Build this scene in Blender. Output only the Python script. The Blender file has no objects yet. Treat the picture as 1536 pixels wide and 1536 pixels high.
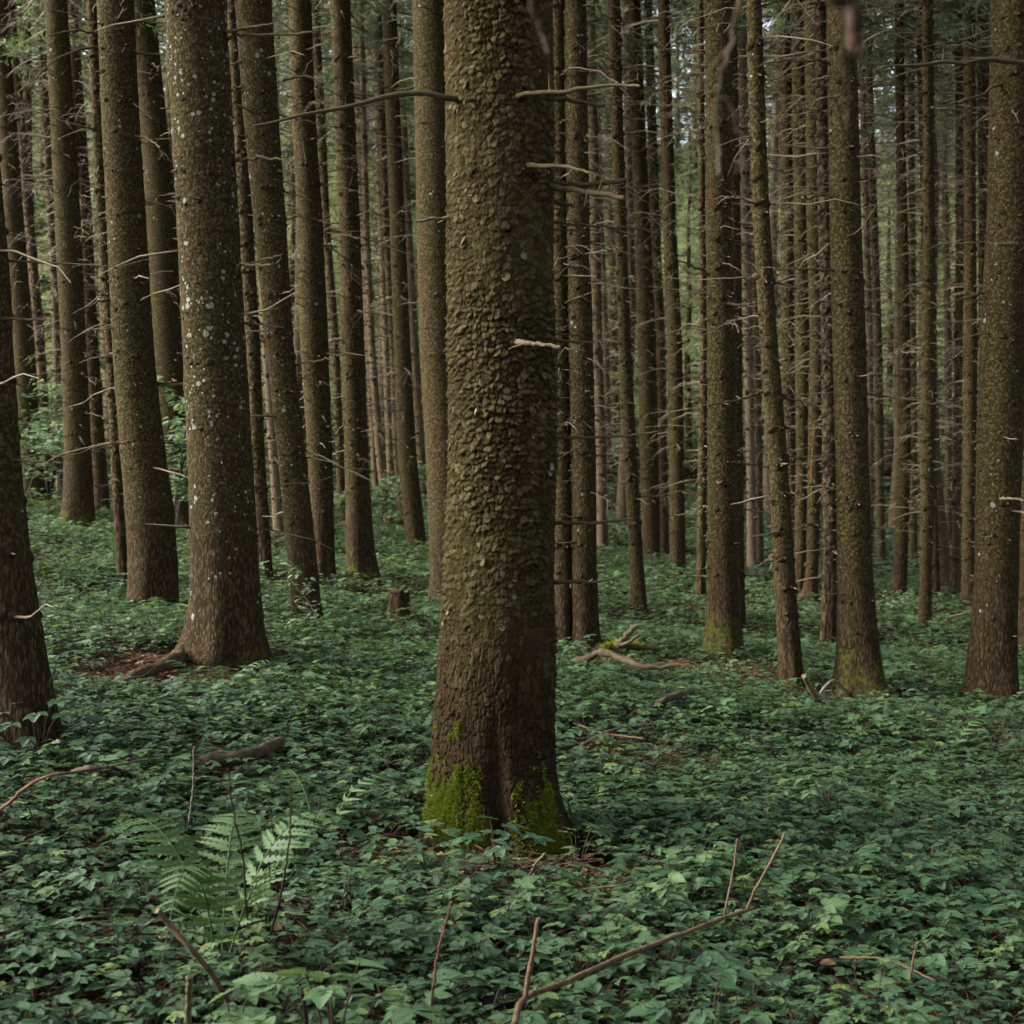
import bpy, math, random
import numpy as np
from mathutils import Vector, Matrix, Euler

random.seed(7)
rng = np.random.default_rng(11)
scene = bpy.context.scene
COL = scene.collection

# ------------------------------------------------------------------ camera, sky, sun, exposure
FPX, CPX, HORIZON, CAMZ = 2230.0, 768.0, 700.0, 1.6
PITCH = math.atan((CPX - HORIZON) / FPX)
cam = bpy.data.cameras.new('camera')
cam.sensor_width = 36.0
cam.lens = 36.0 * FPX / 1536.0
cam.clip_start, cam.clip_end = 0.05, 1500.0
cam.dof.use_dof = True
cam.dof.focus_distance = 6.6
cam.dof.aperture_fstop = 6.3
camo = bpy.data.objects.new('camera', cam)
COL.objects.link(camo)
camo.location = (0, 0, CAMZ)
camo.rotation_euler = (math.pi / 2 - PITCH, 0, 0)
scene.camera = camo

SUN_ELEV, SUN_AZ = 32.0, 92.0     # azimuth: degrees from the view direction (+Y) towards the left (-X)
w = bpy.data.worlds.new('World')
scene.world = w
w.use_nodes = True
nt = w.node_tree
sky = nt.nodes.new('ShaderNodeTexSky')
sky.sky_type = 'NISHITA'
sky.sun_disc = False
sky.sun_elevation = math.radians(SUN_ELEV)
sky.sun_rotation = math.radians(-SUN_AZ)
sky.air_density = 1.0
sky.dust_density = 3.0
sky.ozone_density = 1.0
veil = nt.nodes.new('ShaderNodeHueSaturation')      # thin overcast: the blue is mostly veiled
veil.inputs['Saturation'].default_value = 0.45
nt.links.new(sky.outputs[0], veil.inputs['Color'])
nt.links.new(veil.outputs[0], nt.nodes['Background'].inputs[0])
nt.nodes['Background'].inputs[1].default_value = 0.07

sd = bpy.data.lights.new('sun', 'SUN')
sd.energy = 1.5
sd.angle = math.radians(34)
sd.color = (1.0, 0.93, 0.80)
so = bpy.data.objects.new('sun', sd)
COL.objects.link(so)
_a, _e = math.radians(SUN_AZ), math.radians(SUN_ELEV)
sun_dir = Vector((-math.sin(_a) * math.cos(_e), math.cos(_a) * math.cos(_e), math.sin(_e)))
so.rotation_euler = sun_dir.to_track_quat('Z', 'Y').to_euler()
so.location = (-20, -5, 30)

scene.view_settings.view_transform = 'Standard'
scene.view_settings.look = 'None'
scene.view_settings.gamma = 1.0
scene.view_settings.use_curve_mapping = False
scene.view_settings.exposure = 2.8
scene.cycles.max_bounces = 4
scene.cycles.diffuse_bounces = 2
scene.cycles.glossy_bounces = 2
scene.cycles.transmission_bounces = 2
scene.cycles.transparent_max_bounces = 4
scene.cycles.use_denoising = True
scene.cycles.use_adaptive_sampling = True
scene.cycles.adaptive_threshold = 0.03
scene.cycles.caustics_reflective = False
scene.cycles.caustics_refractive = False

# ------------------------------------------------------------------ helpers
def hash01(*a):
    s = 0.0
    for k, v in enumerate(a):
        s = s + np.asarray(v, dtype=np.float64) * (12.9898, 78.233, 37.719, 4.581)[k]
    return np.modf(np.abs(np.sin(s) * 43758.5453))[0]

def vnoise(p):
    """value noise, p (..., 3) -> -1..1"""
    p = np.asarray(p, dtype=np.float64)
    i = np.floor(p); f = p - i
    f = f * f * (3 - 2 * f)
    r = 0
    for dx in (0, 1):
        for dy in (0, 1):
            for dz in (0, 1):
                h = hash01(i[..., 0] + dx, i[..., 1] + dy, i[..., 2] + dz)
                wgt = (f[..., 0] if dx else 1 - f[..., 0]) * (f[..., 1] if dy else 1 - f[..., 1]) * (f[..., 2] if dz else 1 - f[..., 2])
                r = r + h * wgt
    return r * 2 - 1

def fbm(p, o=3):
    p = np.asarray(p, dtype=np.float64)
    r, a = 0, 1.0
    for k in range(o):
        r = r + a * vnoise(p * (2 ** k) + 17.3 * k); a *= .5
    return r

def sstep(a, b, x):
    t = np.clip((x - a) / (b - a), 0, 1)
    return t * t * (3 - 2 * t)

def ground_z(x, y):
    x = np.asarray(x, dtype=np.float64); y = np.asarray(y, dtype=np.float64)
    z = -0.09 * 14 * np.tanh(x / 14.0)
    t = y - 30.0
    z = z + 0.036 * 4 * np.log1p(np.exp(np.clip(t / 4.0, -30, 30))) * np.clip(1 - (y - 75) / 200, 0, 1)
    z = z + .36 * 5 * np.log1p(np.exp(np.clip((y - 47.0) / 5.0, -30, 30))) * np.clip(1 - (y - 110) / 260, 0, 1)
    q = np.stack([x * .45, y * .45, 0 * x + 3.1], -1)
    z = z + 0.07 * vnoise(q) + 0.03 * vnoise(q * 2.7 + 9)
    z = z - 0.07 * vnoise(np.array([0., 0, 3.1])) * np.exp(-(x * x + y * y) / 4)
    # mound round the lichen-spotted tree
    z = z + 0.16 * np.exp(-(((x + 2.3) / 1.1) ** 2 + ((y - 11.0) / 1.2) ** 2))
    return z

def G(x, y):
    return float(ground_z(np.array([x]), np.array([y]))[0])

CP, SP = math.cos(PITCH), math.sin(PITCH)
def ray(u, v):
    a, b = (u - CPX) / FPX, (CPX - v) / FPX
    return Vector((a, CP + b * SP, -SP + b * CP))
def at_depth(u, v, d):
    r = ray(u, v); t = d / r.y
    return Vector((r.x * t, d, CAMZ + r.z * t))
def on_ground(u, v, h=0.0):
    """where the sight line through a photo point meets the ground raised by h"""
    r = ray(u, v)
    lo, t = 1.0, 1.0
    while t < 110:
        if CAMZ + r.z * t < G(r.x * t, r.y * t) + h:
            hi = t; lo = t / 1.03
            for _ in range(18):
                m = .5 * (lo + hi)
                if CAMZ + r.z * m < G(r.x * m, r.y * m) + h: hi = m
                else: lo = m
            return Vector((r.x * hi, r.y * hi, CAMZ + r.z * hi))
        t *= 1.03
    return Vector((r.x * 60, r.y * 60, CAMZ + r.z * 60))

class MB:
    """collects polygons, links them as one mesh"""
    def __init__(s): s.v, s.f, s.m, s.a, s.uv, s.n = [], [], [], [], [], 0
    def add(s, V, F, mi=0, att=None, luv=None):
        V = np.asarray(V, dtype=np.float64).reshape(-1, 3); F = np.asarray(F, dtype=np.int64)
        s.v.append(V); s.f.append(F + s.n); s.m.append(np.full(len(F), mi))
        if att is None: att = np.zeros(len(V))
        s.a.append(np.broadcast_to(np.asarray(att, dtype=np.float64), (len(V),)))
        s.uv.append(np.zeros((len(V), 3)) if luv is None else luv)
        s.n += len(V)
    def mesh(s, name, mats, smooth=True):
        me = bpy.data.meshes.new(name)
        V = np.concatenate(s.v)
        me.vertices.add(len(V)); me.vertices.foreach_set('co', V.astype(np.float32).ravel())
        idx = np.concatenate([f.ravel() for f in s.f])
        tot = np.concatenate([np.full(len(f), f.shape[1]) for f in s.f])
        st = np.concatenate([[0], np.cumsum(tot)[:-1]])
        me.loops.add(len(idx)); me.loops.foreach_set('vertex_index', idx.astype(np.int32))
        me.polygons.add(len(tot)); me.polygons.foreach_set('loop_start', st.astype(np.int32))
        me.polygons.foreach_set('material_index', np.concatenate(s.m).astype(np.int32))
        me.polygons.foreach_set('use_smooth', np.full(len(tot), smooth))
        at = me.attributes.new('tone', 'FLOAT', 'POINT')
        at.data.foreach_set('value', np.concatenate(s.a).astype(np.float32))
        U_ = np.concatenate(s.uv)
        if U_.any():
            at = me.attributes.new('leafuv', 'FLOAT_VECTOR', 'POINT'); at.data.foreach_set('vector', U_.astype(np.float32).ravel())
        me.update(calc_edges=True); me.validate()
        for m in (mats if isinstance(mats, (list, tuple)) else [mats]): me.materials.append(m)
        return me
    def build(s, name, mats, parent=None, smooth=True):
        return link(name, s.mesh(name, mats, smooth), parent)

def link(name, me, parent=None):
    o = bpy.data.objects.new(name, me); COL.objects.link(o)
    if parent is not None: o.parent = parent
    return o
def tag(o, label=None, cat=None, group=None, kind=None):
    if label: o['label'] = label
    if cat: o['category'] = cat
    if group: o['group'] = group
    if kind: o['kind'] = kind
    return o
def empty(name, loc, label=None, cat=None, group=None):
    o = bpy.data.objects.new(name, None); COL.objects.link(o)
    o.location = loc; o.empty_display_size = .2
    return tag(o, label, cat, group)

def smooth_path(pts, n):
    """Catmull-Rom through control points (k columns)"""
    P = np.asarray(pts, dtype=np.float64)
    if len(P) < 3:
        t = np.linspace(0, 1, n)[:, None]; return P[0] * (1 - t) + P[-1] * t
    Q = np.vstack([2 * P[0] - P[1], P, 2 * P[-1] - P[-2]])
    out = []
    for t in np.linspace(0, len(P) - 1 - 1e-6, n):
        i = int(t); f = t - i
        a, b, c, d = Q[i], Q[i + 1], Q[i + 2], Q[i + 3]
        out.append(.5 * (2 * b + (c - a) * f + (2 * a - 5 * b + 4 * c - d) * f * f + (3 * b - a - 3 * c + d) * f ** 3))
    return np.array(out)

def tube(P, R, k=5, rough=0.0, rs=20.0, cap=True):
    P = np.asarray(P, dtype=np.float64); n = len(P)
    R = np.broadcast_to(np.asarray(R, dtype=np.float64), (n,))
    T = np.gradient(P, axis=0); T /= np.linalg.norm(T, axis=1)[:, None] + 1e-9
    ref = np.array([0, 0, 1.0]) if abs(T[0, 2]) < .8 else np.array([0, 1.0, 0])
    U = np.cross(T, ref); U /= np.linalg.norm(U, axis=1)[:, None] + 1e-9
    W = np.cross(T, U)
    th = np.arange(k) * 2 * math.pi / k
    D = np.cos(th)[None, :, None] * U[:, None] + np.sin(th)[None, :, None] * W[:, None]
    rr = R[:, None]
    if rough:
        base = P[:, None] + D * R[:, None, None]
        rr = rr * (1 + rough * fbm(base * rs, 2))
    V = (P[:, None] + D * (rr[..., None] if rr.ndim == 2 else rr)).reshape(-1, 3)
    i = np.arange(n - 1)[:, None] * k; j = np.arange(k)[None]; j2 = (j + 1) % k
    F = np.stack([i + j, i + j2, i + k + j2, i + k + j], -1).reshape(-1, 4)
    return V, F
def add_tube(mb, P, R, k=5, mi=0, att=None, rough=0, rs=20.0, cap=False):
    V, F = tube(P, R, k, rough, rs)
    n = len(P)
    a = np.repeat(np.broadcast_to(att if att is not None else 0.0, (n,)), k)
    mb.add(V, F, mi, a)
    if cap:
        b = mb.n
        R_ = np.broadcast_to(R, (n,))
        for e, ring in ((0, np.arange(k)), (n - 1, (n - 1) * k + np.arange(k))):
            Vr = V[ring]; c = Vr.mean(0)
            mb.add(np.vstack([Vr, c]), np.stack([np.arange(k), (np.arange(k) + 1) % k, np.full(k, k)], -1), mi, 1.0)

# ------------------------------------------------------------------ materials
def nodes_of(name, rough=.9):
    m = bpy.data.materials.new(name); m.use_nodes = True
    n = m.node_tree; b = n.nodes['Principled BSDF']
    b.inputs['Roughness'].default_value = rough
    b.inputs['Specular IOR Level'].default_value = .06
    return m, n, b
class NT:
    """short wrappers round a node tree"""
    def __init__(s, n): s.n = n
    def new(s, t, **k):
        x = s.n.nodes.new(t)
        for a, b in k.items(): setattr(x, a, b)
        return x
    def put(s, sock, v):
        if hasattr(v, 'is_output'): s.n.links.new(v, sock)
        elif sock.type == 'VECTOR' and isinstance(v, (int, float)): sock.default_value = (v, v, v)
        else: sock.default_value = v
    def math(s, op, a, b=0.0, clamp=False):
        x = s.new('ShaderNodeMath', operation=op); x.use_clamp = clamp
        s.put(x.inputs[0], a); s.put(x.inputs[1], b); return x.outputs[0]
    def mix(s, f, a, b, blend='MIX'):
        x = s.new('ShaderNodeMix', data_type='RGBA', blend_type=blend)
        s.put(x.inputs[0], f)
        for i, v in ((6, a), (7, b)):
            s.put(x.inputs[i], (*v, 1.0) if isinstance(v, tuple) and len(v) == 3 else v)
        return x.outputs[2]
    def fmix(s, f, a, b):
        x = s.new('ShaderNodeMix', data_type='FLOAT')
        s.put(x.inputs[0], f); s.put(x.inputs[2], a); s.put(x.inputs[3], b); return x.outputs[0]
    def ramp(s, v, a, b):
        x = s.new('ShaderNodeMapRange', interpolation_type='SMOOTHSTEP')
        s.put(x.inputs[0], v); s.put(x.inputs[1], a); s.put(x.inputs[2], b); return x.outputs[0]
    def noise(s, vec, scale, detail=3, rough=.55):
        x = s.new('ShaderNodeTexNoise'); s.put(x.inputs['Vector'], vec)
        x.inputs['Scale'].default_value = scale; x.inputs['Detail'].default_value = detail
        x.inputs['Roughness'].default_value = rough; return x.outputs[0]
    def vor(s, vec, scale, feat='F1', rnd=1.0):
        x = s.new('ShaderNodeTexVoronoi', feature=feat); s.put(x.inputs['Vector'], vec)
        x.inputs['Scale'].default_value = scale; x.inputs['Randomness'].default_value = rnd; return x
    def vmul(s, vec, xyz):
        x = s.new('ShaderNodeVectorMath', operation='MULTIPLY'); s.put(x.inputs[0], vec); x.inputs[1].default_value = xyz; return x.outputs[0]
    def vadd(s, a, b):
        x = s.new('ShaderNodeVectorMath', operation='ADD'); s.put(x.inputs[0], a); s.put(x.inputs[1], b); return x.outputs[0]
    def attr(s, name, typ='GEOMETRY'):
        return s.new('ShaderNodeAttribute', attribute_type=typ, attribute_name=name).outputs['Fac']
    def bump(s, h, strength, dist, normal=None):
        x = s.new('ShaderNodeBump'); s.put(x.inputs['Height'], h)
        x.inputs['Strength'].default_value = strength; x.inputs['Distance'].default_value = dist
        if normal is not None: s.put(x.inputs['Normal'], normal)
        return x.outputs[0]

def make_bark(name, cellscale, bumpdist, upper=(.046, .034, .0135), olive=(.038, .034, .0090), lower=(.034, .0215, .0112), full=True, plates=False):
    m, n, b = nodes_of(name, .92); t = NT(n)
    tc = t.new('ShaderNodeTexCoord').outputs['Object']
    rnd = t.new('ShaderNodeObjectInfo').outputs['Random']
    off = t.math('MULTIPLY', rnd, 57.0)
    z = t.new('ShaderNodeSeparateXYZ'); t.put(z.inputs[0], tc); zz = z.outputs[2]
    p = t.vadd(tc, off)
    wob = t.new('ShaderNodeTexNoise'); t.put(wob.inputs['Vector'], p); wob.inputs['Scale'].default_value = cellscale * .6
    pw = t.vadd(p, t.vmul(wob.outputs['Color'], (.3 / cellscale,) * 3))
    lowf = t.math('SUBTRACT', 1.0, t.ramp(t.math('ADD', zz, t.math('MULTIPLY', t.noise(p, 2.0, 2), .8)), .8, 1.9))
    vu = t.vor(t.vmul(pw, (1, 1, .85)), cellscale); vl = t.vor(t.vmul(pw, (1.5, 1.5, .42)), cellscale)
    cr = t.fmix(lowf, vu.outputs['Distance'], vl.outputs['Distance'])
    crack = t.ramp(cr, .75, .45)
    cu = t.new('ShaderNodeSeparateColor'); t.put(cu.inputs[0], vu.outputs['Color'])
    cl = t.new('ShaderNodeSeparateColor'); t.put(cl.inputs[0], vl.outputs['Color'])
    cell = t.attr('tone') if plates else t.fmix(lowf, cu.outputs[0], cl.outputs[0])
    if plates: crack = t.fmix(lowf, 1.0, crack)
    big = t.noise(p, 1.7, 4, .6)
    fine = t.noise(p, cellscale * 3.2, 4, .7)
    col = t.mix(t.ramp(big, .38, .62), upper, olive)
    col = t.mix(lowf, col, lower)
    col = t.mix(t.math('MULTIPLY', t.ramp(cell, .35, 1.0), t.fmix(lowf, .48, .22) if plates else .7), col, t.mix(.6, col, (.17, .135, .075)))
    col = t.mix(t.math('MULTIPLY', t.ramp(cell, .4, 0.0), t.fmix(lowf, .35, .12) if plates else .4), col, (.024, .016, .008))
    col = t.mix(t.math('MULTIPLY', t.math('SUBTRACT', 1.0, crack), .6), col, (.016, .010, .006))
    col = t.mix(t.ramp(fine, .3, .75), t.mix(.35, col, (.016, .012, .006)), col)
    # pale lichen discs, as many as the tree's own "lichen" value asks for
    lich = t.attr('lichen', 'OBJECT')
    for sc, seed in (((21.0, 0.0), (38.0, 5.0)) if full else ()):
        pv = t.vadd(t.vadd(p, seed), t.vmul(wob.outputs['Color'], (.012,) * 3))
        lv = t.vor(pv, sc)
        lc = t.new('ShaderNodeSeparateColor'); t.put(lc.inputs[0], lv.outputs['Color'])
        pick = t.math('LESS_THAN', lc.outputs[1], t.math('MULTIPLY', lich, t.math('MULTIPLY', t.ramp(t.noise(t.vadd(p, 31.0), 2.3, 2), .35, .6), t.ramp(zz, .1, 1.6))))
        rad = t.math('MULTIPLY', lc.outputs[2], .46)
        spot = t.math('MULTIPLY', pick, t.math('LESS_THAN', lv.outputs['Distance'], rad))
        col = t.mix(t.math('MULTIPLY', spot, .8), col, (.24, .26, .215))
    pale = t.attr('pale', 'OBJECT')
    col = t.mix(pale, col, (.22, .165, .11))  # paler bark tone; on far thin trunks it paints in sunlight
    # green moss creeping up the foot of the tree
    moss = t.attr('moss', 'OBJECT')
    mh = t.math('SUBTRACT', t.math('ADD', moss, t.math('MULTIPLY', t.math('SUBTRACT', t.noise(p, 5.0, 4, .7), .5), 1.1)), zz)
    mf = t.math('MULTIPLY', t.ramp(mh, 0.0, .12), t.math('GREATER_THAN', moss, .01))
    col = t.mix(t.math('MULTIPLY', mf, t.ramp(t.noise(p, 26, 4), .42, .62)), col, (.055, .070, .010))
    t.put(b.inputs['Base Color'], col)
    h = t.math('ADD', t.math('MULTIPLY', crack, .7), 0.0 if plates else t.math('MULTIPLY', cell, .55))
    h = t.math('ADD', h, t.math('MULTIPLY', fine, .5))
    t.put(b.inputs['Normal'], t.bump(h, .9, bumpdist))
    return m

M = {}
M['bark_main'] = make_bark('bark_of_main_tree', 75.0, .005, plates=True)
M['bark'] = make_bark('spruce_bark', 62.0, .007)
M['bark_far'] = make_bark('far_spruce_bark', 34.0, .010, upper=(.052, .037, .017), olive=(.042, .036, .0125), lower=(.038, .024, .013), full=False)
M['bark_rough'] = make_bark('furrowed_dead_bark', 22.0, .03, upper=(.036, .027, .018), olive=(.040, .029, .017), lower=(.032, .022, .015), full=False)

def simple(name, c1, c2, scale, rough=.9, bumpd=.002, stretch=(1, 1, 1), tone=None, spec=.06, rvar=.0):
    m, n, b = nodes_of(name, rough); t = NT(n)
    tc = t.vmul(t.new('ShaderNodeTexCoord').outputs['Object'], stretch)
    f = t.noise(tc, scale, 5, .65)
    col = t.mix(t.ramp(f, .3, .7), c1, c2)
    if tone is not None: col = t.mix(t.attr('tone'), col, tone)
    if rvar:
        r = t.new('ShaderNodeObjectInfo').outputs['Random']
        h = t.new('ShaderNodeHueSaturation'); t.put(h.inputs['Color'], col)
        t.put(h.inputs['Value'], t.fmix(r, 1 - rvar, 1 + rvar)); col = h.outputs[0]
    t.put(b.inputs['Base Color'], col)
    b.inputs['Specular IOR Level'].default_value = spec
    t.put(b.inputs['Normal'], t.bump(f, .8, bumpd))
    return m
M['twig'] = simple('dead_spruce_twig', (.05, .038, .024), (.12, .098, .066), 30, tone=(.20, .17, .12))
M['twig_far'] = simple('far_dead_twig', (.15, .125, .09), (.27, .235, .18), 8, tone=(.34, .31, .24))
M['stub'] = simple('branch_stub', (.018, .012, .006), (.045, .031, .017), 40, tone=(.19, .155, .11))
M['branch'] = simple('dead_branch_bark', (.030, .024, .012), (.075, .060, .032), 35, bumpd=.003, tone=(.095, .077, .045))
M['pale_wood'] = simple('bare_pale_wood', (.095, .074, .044), (.17, .138, .088), 14, stretch=(6, 6, 1), bumpd=.003)
M['stick'] = simple('fallen_stick_bark', (.060, .038, .024), (.145, .095, .062), 45, bumpd=.002, tone=(.17, .12, .08))
M['grey_stick'] = simple('weathered_stick', (.10, .09, .075), (.22, .20, .17), 30, bumpd=.002)
M['hanging'] = simple('dead_hanging_branch', (.030, .020, .016), (.065, .043, .034), 40, bumpd=.001, tone=(.17, .11, .065))
M['dark_stem'] = simple('dark_stem', (.028, .020, .017), (.06, .045, .036), 40, bumpd=.001)
M['red_cane'] = simple('reddish_bramble_cane', (.09, .045, .035), (.16, .085, .06), 20, bumpd=.001)
M['log'] = simple('rotting_log', (.028, .021, .013), (.095, .074, .050), 16, stretch=(1, 1, 1), bumpd=.020, tone=(.12, .09, .06))
M['resin'] = simple('orange_resin_streak', (.15, .065, .02), (.25, .12, .04), 25, rough=.6, bumpd=.004)
M['flake'] = simple('bark_flake', (.055, .042, .020), (.125, .098, .054), 60, bumpd=.002, rvar=.35)
M['dry_leaf'] = simple('dry_leaf', (.16, .09, .045), (.30, .20, .11), 30, bumpd=.001)

def make_leaf(name, c1, c2, c3, rough=.45, trans=.22, spec=.32, veins=True):
    m, n, b = nodes_of(name, rough); t = NT(n)
    rnd = t.new('ShaderNodeObjectInfo').outputs['Random']
    tone = t.attr('tone')
    col = t.mix(t.ramp(rnd, 0.0, 1.0), c1, c2)
    col = t.mix(t.ramp(tone, .72, 1.0), col, c3)
    tc = t.new('ShaderNodeTexCoord').outputs['Object']
    col = t.mix(t.ramp(t.noise(tc, 60, 3), .3, .8), col, t.mix(.28, col, (.02, .035, .02)))
    t.put(b.inputs['Base Color'], col)
    b.inputs['Specular IOR Level'].default_value = spec
    if veins:
        uv = t.new('ShaderNodeAttribute', attribute_name='leafuv').outputs['Vector']
        sp = t.new('ShaderNodeSeparateXYZ'); t.put(sp.inputs[0], uv)
        ac = t.math('ABSOLUTE', sp.outputs[1])
        ph = t.math('SUBTRACT', t.math('MULTIPLY', sp.outputs[0], 48.0), t.math('MULTIPLY', ac, 11.0))
        ridge = t.math('ABSOLUTE', t.math('SINE', ph))
        ridge = t.math('MULTIPLY', ridge, t.ramp(ac, 0.0, .12))
        t.put(b.inputs['Normal'], t.bump(ridge, .55, .0022))
    tr = t.new('ShaderNodeBsdfTranslucent'); t.put(tr.inputs[0], t.mix(.5, col, (.16, .24, .04)))
    mx = t.new('ShaderNodeMixShader'); mx.inputs[0].default_value = trans
    n.links.new(b.outputs[0], mx.inputs[1]); n.links.new(tr.outputs[0], mx.inputs[2])
    n.links.new(mx.outputs[0], n.nodes['Material Output'].inputs[0])
    return m
M['leaf'] = make_leaf('bramble_leaf', (.034, .084, .038), (.060, .130, .056), (.12, .19, .05))
M['leaf_young'] = make_leaf('young_bramble_leaf', (.085, .165, .070), (.12, .205, .09), (.17, .25, .08), trans=.3)
M['leaf_beech'] = make_leaf('beech_leaf', (.15, .25, .145), (.21, .32, .19), (.27, .37, .16), trans=.4)
M['fern'] = make_leaf('fern_frond', (.040, .088, .026), (.056, .112, .032), (.08, .14, .04), rough=.6, trans=.12, spec=.3, veins=False)
M['needle'] = make_leaf('spruce_needles', (.062, .095, .056), (.10, .145, .086), (.14, .19, .115), rough=.6, trans=.42, spec=.3, veins=False)
M['needle_lit'] = make_leaf('lit_young_spruce_needles', (.20, .245, .11), (.26, .31, .15), (.32, .37, .18), rough=.6, trans=.45, spec=.3, veins=False)  # paled beyond real needles: sunlight put into the far foliage colour
M['moss'] = make_leaf('moss', (.13, .165, .014), (.17, .205, .02), (.25, .28, .03), rough=.9, trans=.25, spec=.1, veins=False)

def make_soil():
    m, n, b = nodes_of('forest_floor_litter', .95); t = NT(n)
    tc = t.new('ShaderNodeTexCoord').outputs['Object']
    a = t.noise(tc, 1.3, 5, .65); f = t.noise(tc, 38, 4, .75)
    f2 = t.noise(t.vmul(tc, (1, 2.3, 1)), 120, 3, .8)
    col = t.mix(t.ramp(f, .3, .75), (.022, .013, .007), (.075, .045, .025))
    col = t.mix(t.ramp(f2, .52, .7), col, (.12, .075, .042))
    col = t.mix(t.ramp(a, .5, .75), col, t.mix(.5, col, (.032, .042, .012)))
    t.put(b.inputs['Base Color'], col)
    t.put(b.inputs['Normal'], t.bump(f, 1.0, .03))
    return m
M['soil'] = make_soil()

# ------------------------------------------------------------------ the ground
def build_ground():
    def axis(lo, hi, fine_lo, fine_hi, step, n):
        mid = np.arange(fine_lo, fine_hi + 1e-6, step)
        s = np.geomspace(step, hi - fine_hi, n)
        e = np.geomspace(step, fine_lo - lo, n)
        return np.concatenate([fine_lo - e[::-1], mid, fine_hi + s])
    X = axis(-300, 300, -12, 12, .22, 26); Y = axis(-60, 420, 1, 36, .22, 30)
    gx, gy = np.meshgrid(X, Y)
    gz = ground_z(gx.ravel(), gy.ravel()).reshape(gx.shape)
    near = (np.abs(gx) < 12.5) & (gy < 37)
    gz = gz + np.where(near, .012 * vnoise(np.stack([gx * 3, gy * 3, 0 * gx], -1)), 0)
    V = np.stack([gx, gy, gz], -1).reshape(-1, 3)
    nx, ny = len(X), len(Y)
    i = np.arange(ny - 1)[:, None] * nx + np.arange(nx - 1)[None]
    F = np.stack([i, i + 1, i + nx + 1, i + nx], -1).reshape(-1, 4)
    mb = MB(); mb.add(V, F)
    o = mb.build('ground', M['soil']); tag(o, 'brown needle-strewn forest floor under the brambles', 'ground', kind='structure')
build_ground()

# ------------------------------------------------------------------ trunks, stubs, dead branches
class Stem:
    """centre line and radius of a trunk as functions of height above its foot"""
    def __init__(s, pts):                    # rows: x, y, z, r in ascending z, world coordinates
        p = np.array(pts, dtype=np.float64)
        s.base = p[0, :3].copy()
        zf = np.arange(p[0, 2], p[-1, 2], .05)
        c = [np.interp(zf, p[:, 2], p[:, k]) for k in (0, 1, 3)]
        ker = np.hanning(15); ker /= ker.sum()
        out = []
        for a in c[:2]:
            pad = np.concatenate([2 * a[0] - a[7:0:-1], a, 2 * a[-1] - a[-2:-9:-1]])
            out.append(np.convolve(pad, ker, 'valid'))
        ker5 = np.hanning(7); ker5 /= ker5.sum()
        a = c[2]; pad = np.concatenate([np.full(3, a[0]), a, np.full(3, a[-1])])
        out.append(np.convolve(pad, ker5, 'valid'))
        s.z, s.x, s.y, s.r = zf, out[0], out[1], out[2]
        s.top = zf[-1]
    def at(s, z):
        return np.interp(z, s.z, s.x), np.interp(z, s.z, s.y), np.interp(z, s.z, s.r)

def trunk_mesh(stem, name, mats, sides, dz, seed, zfine=6.0, lobes=.14, rough=.012, depth=.35):
    b = stem.base
    zs = np.concatenate([np.arange(b[2] - depth, b[2] + zfine, dz), np.linspace(b[2] + zfine, stem.top, 14)])
    x, y, r = stem.at(np.maximum(zs, stem.z[0]))
    h = zs - b[2]
    r = r * np.where(h < 0, 1 - h * .8, 1)
    th = np.arange(sides) * 2 * math.pi / sides
    k = 3 + seed % 3
    lob = np.zeros((len(zs), sides))
    for q, am in ((k, 1.0), (k + 2, .5), (2, .35)):
        lob += am * np.cos(q * th[None] + seed * 1.7 + q)
    fl = np.exp(-np.maximum(h, 0) / .28)[:, None]
    rr = r[:, None] * (1 + lobes * fl * lob)
    P = np.stack([x[:, None] + rr * np.cos(th), y[:, None] + rr * np.sin(th), np.repeat(zs[:, None], sides, 1)], -1)
    rr = rr * (1 + rough * fbm(P * 7 + seed, 3) + .018 * vnoise(P * np.array([2.5, 2.5, 1.8]) + seed))
    # slight ring swellings where the whorls of branches stood
    sw = .02 * np.maximum(0, np.cos(h * 2 * math.pi / .52 + seed)) ** 8
    rr = rr * (1 + sw[:, None])
    P[..., 0] = x[:, None] + rr * np.cos(th); P[..., 1] = y[:, None] + rr * np.sin(th)
    V = P.reshape(-1, 3) - b
    n = len(zs)
    i = np.arange(n - 1)[:, None] * sides; j = np.arange(sides)[None]; j2 = (j + 1) % sides
    F = np.stack([i + j, i + j2, i + sides + j2, i + sides + j], -1).reshape(-1, 4)
    mb = MB(); mb.add(V, F)
    return mb.mesh(name, mats)

def add_stub(mb, stem, z, az, length, r0, droop=0.0):
    x, y, r = stem.at(z)
    d = np.array([math.cos(az), math.sin(az), 0.0])
    p0 = np.array([x, y, z]) + d * (r * .93) - stem.base
    # dark collar
    t = np.array([-.010, .010, .020])[:, None]
    add_tube(mb, p0 + d * t, np.array([r0 * 4.2, r0 * 3.3, r0 * 1.0]), 7, att=0.0, rough=.4, rs=50)
    n = 5
    s = np.linspace(0, 1, n)
    jit = rng.normal(0, .06, (n, 3)) * length * s[:, None] * .5
    P = p0 + d * (s * length)[:, None] + np.array([0, 0, 1.0]) * (-(droop * s ** 1.6) * length)[:, None] + jit
    add_tube(mb, P, r0 * (1 - .75 * s), 4, att=np.clip(s * 2.2, 0, 1))
    return P, r0

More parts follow.
